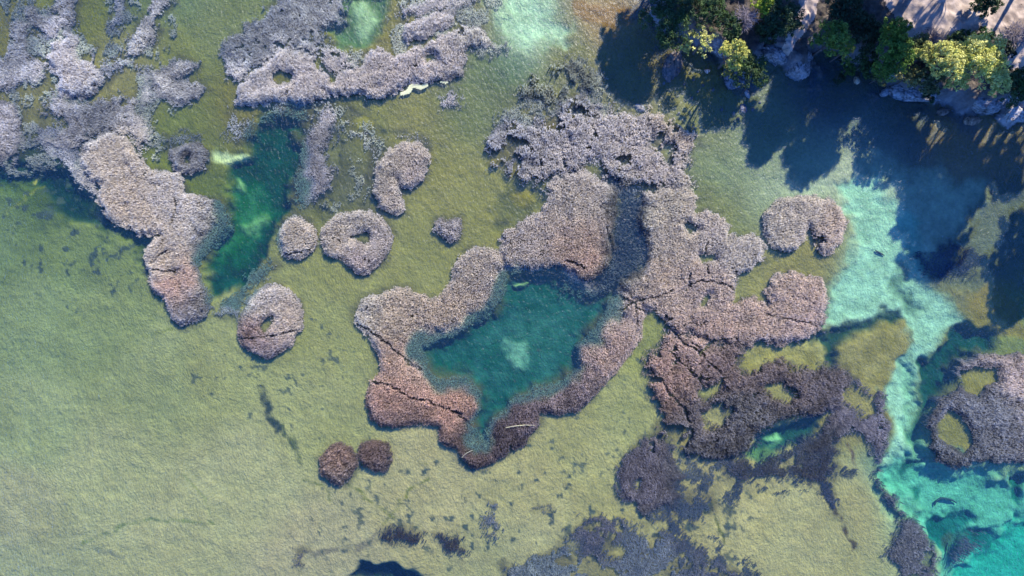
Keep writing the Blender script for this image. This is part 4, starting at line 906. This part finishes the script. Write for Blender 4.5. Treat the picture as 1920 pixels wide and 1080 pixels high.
R_('boulder', 'small white and rust stone on the corner of the bay', 1326, 134, .1, 6, 5, .4, 9, (.7,.55,.45), 0, sub=4)
R_('boulder', 'rounded grey stone under the dark green bush', 1392, 156, .1, 7, 6, .4, 10, PG, 0, sub=4)
R_('boulder', 'slim grey stone standing in the shaded shallows', 1401, 176, .0, 5, 11, .35, 11, PG, .4, sub=4)
R_('submerged_rock', 'rusty sunlit rock just under water below the big boulder', 1824, 226, -.1, 20, 11, .35, 12, (.42,.3,.2), .1)
R_('boulder', 'brown broken rock in the water left of the big boulder', 1768, 210, -.05, 14, 9, .5, 13, BR, .2)
R_('boulder', 'grey boulder at the foot of the rock shelf in shade', 1660, 172, .0, 12, 8, .6, 14, (.3,.31,.32), .6)
R_('submerged_rock', 'flat grey stone in the shallows above the creased reed bed', 1201, 203, -.2, 13, 8, .3, 15, (.25,.24,.22), -.4, sub=4)
R_('submerged_rock', 'dark blue stone in the shallows at the end of the bay', 1394, 203, -.15, 8, 10, .3, 16, (.2,.2,.22), .3, sub=4)
R_('boulder', 'sunlit brown stones on the shore right of the sandy cove', 1607, 152, .1, 7, 9, .5, 17, (.5,.42,.3), .3, sub=4)
rs = np.random.default_rng(5)
for i, (px, py, r) in enumerate([(1318,160,3),(1308,172,2.5),(1337,168,3.5),(1297,184,3),(1353,206,3),(1376,213,3.5),(1384,222,3),(1273,212,3),(1283,158,2.5),(1425,192,3),(1412,205,4),(1245,156,3),(1300,150,2.5),(1480,158,3)]):
    R_('stone', 'small dark stone under the clear shallows of the bay', px, py, -.25, r*1.2, r, .16, 30+i, (.16,.15,.13), rs.uniform(0, 3), 'stone', 'small stones in the bay', sub=3)

# ------------------------------------------------------------------ small things
def pole(name, label, cat, pts, rad, col, group=None):
    V, F = tube([W(x, y, z) for x, y, z in pts], rad, 7)
    o = mesh_np(name, V, F, M_BARK, np.tile(col, (len(V), 1)), smooth=True); tag(o, label, cat, group); return o
pole('sunken_log', 'thin dark log lying on the pale sand of the channel', 'log', [(1641,469,-.75),(1647,473,-.7),(1653,476,-.72),(1658,479,-.75)], [.06,.11,.1,.05], (.05,.05,.05))
pole('sunken_branch', 'bent dark branch like a hook on the turquoise floor', 'branch', [(1752,948,-1.6),(1755,940,-1.5),(1764,934,-1.5),(1775,935,-1.5),(1786,938,-1.55),(1794,943,-1.6)], [.08,.14,.16,.15,.13,.06], (.03,.06,.06))
pole('fallen_trunk', 'pale fallen trunk beached on the reed tip below the big teal pool', 'log', [(948,802,.62),(965,799,.66),(985,797,.66),(1003,798,.6)], [.05,.07,.07,.04], (.42,.40,.24))
pole('fallen_trunk', 'short bare stick lying across the lowest russet reeds', 'log', [(866,858,.5),(874,850,.55),(886,844,.5)], [.05,.06,.04], (.34,.33,.22))

def make_scum():
    rng = np.random.default_rng(77); pts = [(754,176),(766,172),(772,162),(780,160),(790,165),(800,159)]
    x = []; y = []
    for (ax, ay), (bx, by) in zip(pts[:-1], pts[1:]):
        t = rng.random(260); x.append(ax+(bx-ax)*t+rng.normal(size=260)*1.6); y.append(ay+(by-ay)*t+rng.normal(size=260)*1.4)
    x = np.concatenate(x+[rng.uniform(826,840,70)]); y = np.concatenate(y+[154.5+rng.normal(size=70)*.7]); n = len(x)
    c = np.stack([(x-960)*S, (540-y)*S, rng.uniform(.01, .05, n)], -1); a = rng.uniform(0, 2*pi, (n, 1)); sz = rng.uniform(.05, .13, (n, 1))
    V = np.stack([c + sz*np.concatenate([np.cos(a+k*pi/2), np.sin(a+k*pi/2), np.zeros_like(a)], 1) for k in range(4)], 1).reshape(-1, 3)
    o = mesh_np('floating_scum', V, np.arange(4*n).reshape(-1, 4), M_REED, np.tile((.80,.82,.52), (4*n, 1)))
    tag(o, 'cream coloured scum floating against the edge of the long reed bank', 'scum', kind='stuff')
make_scum()
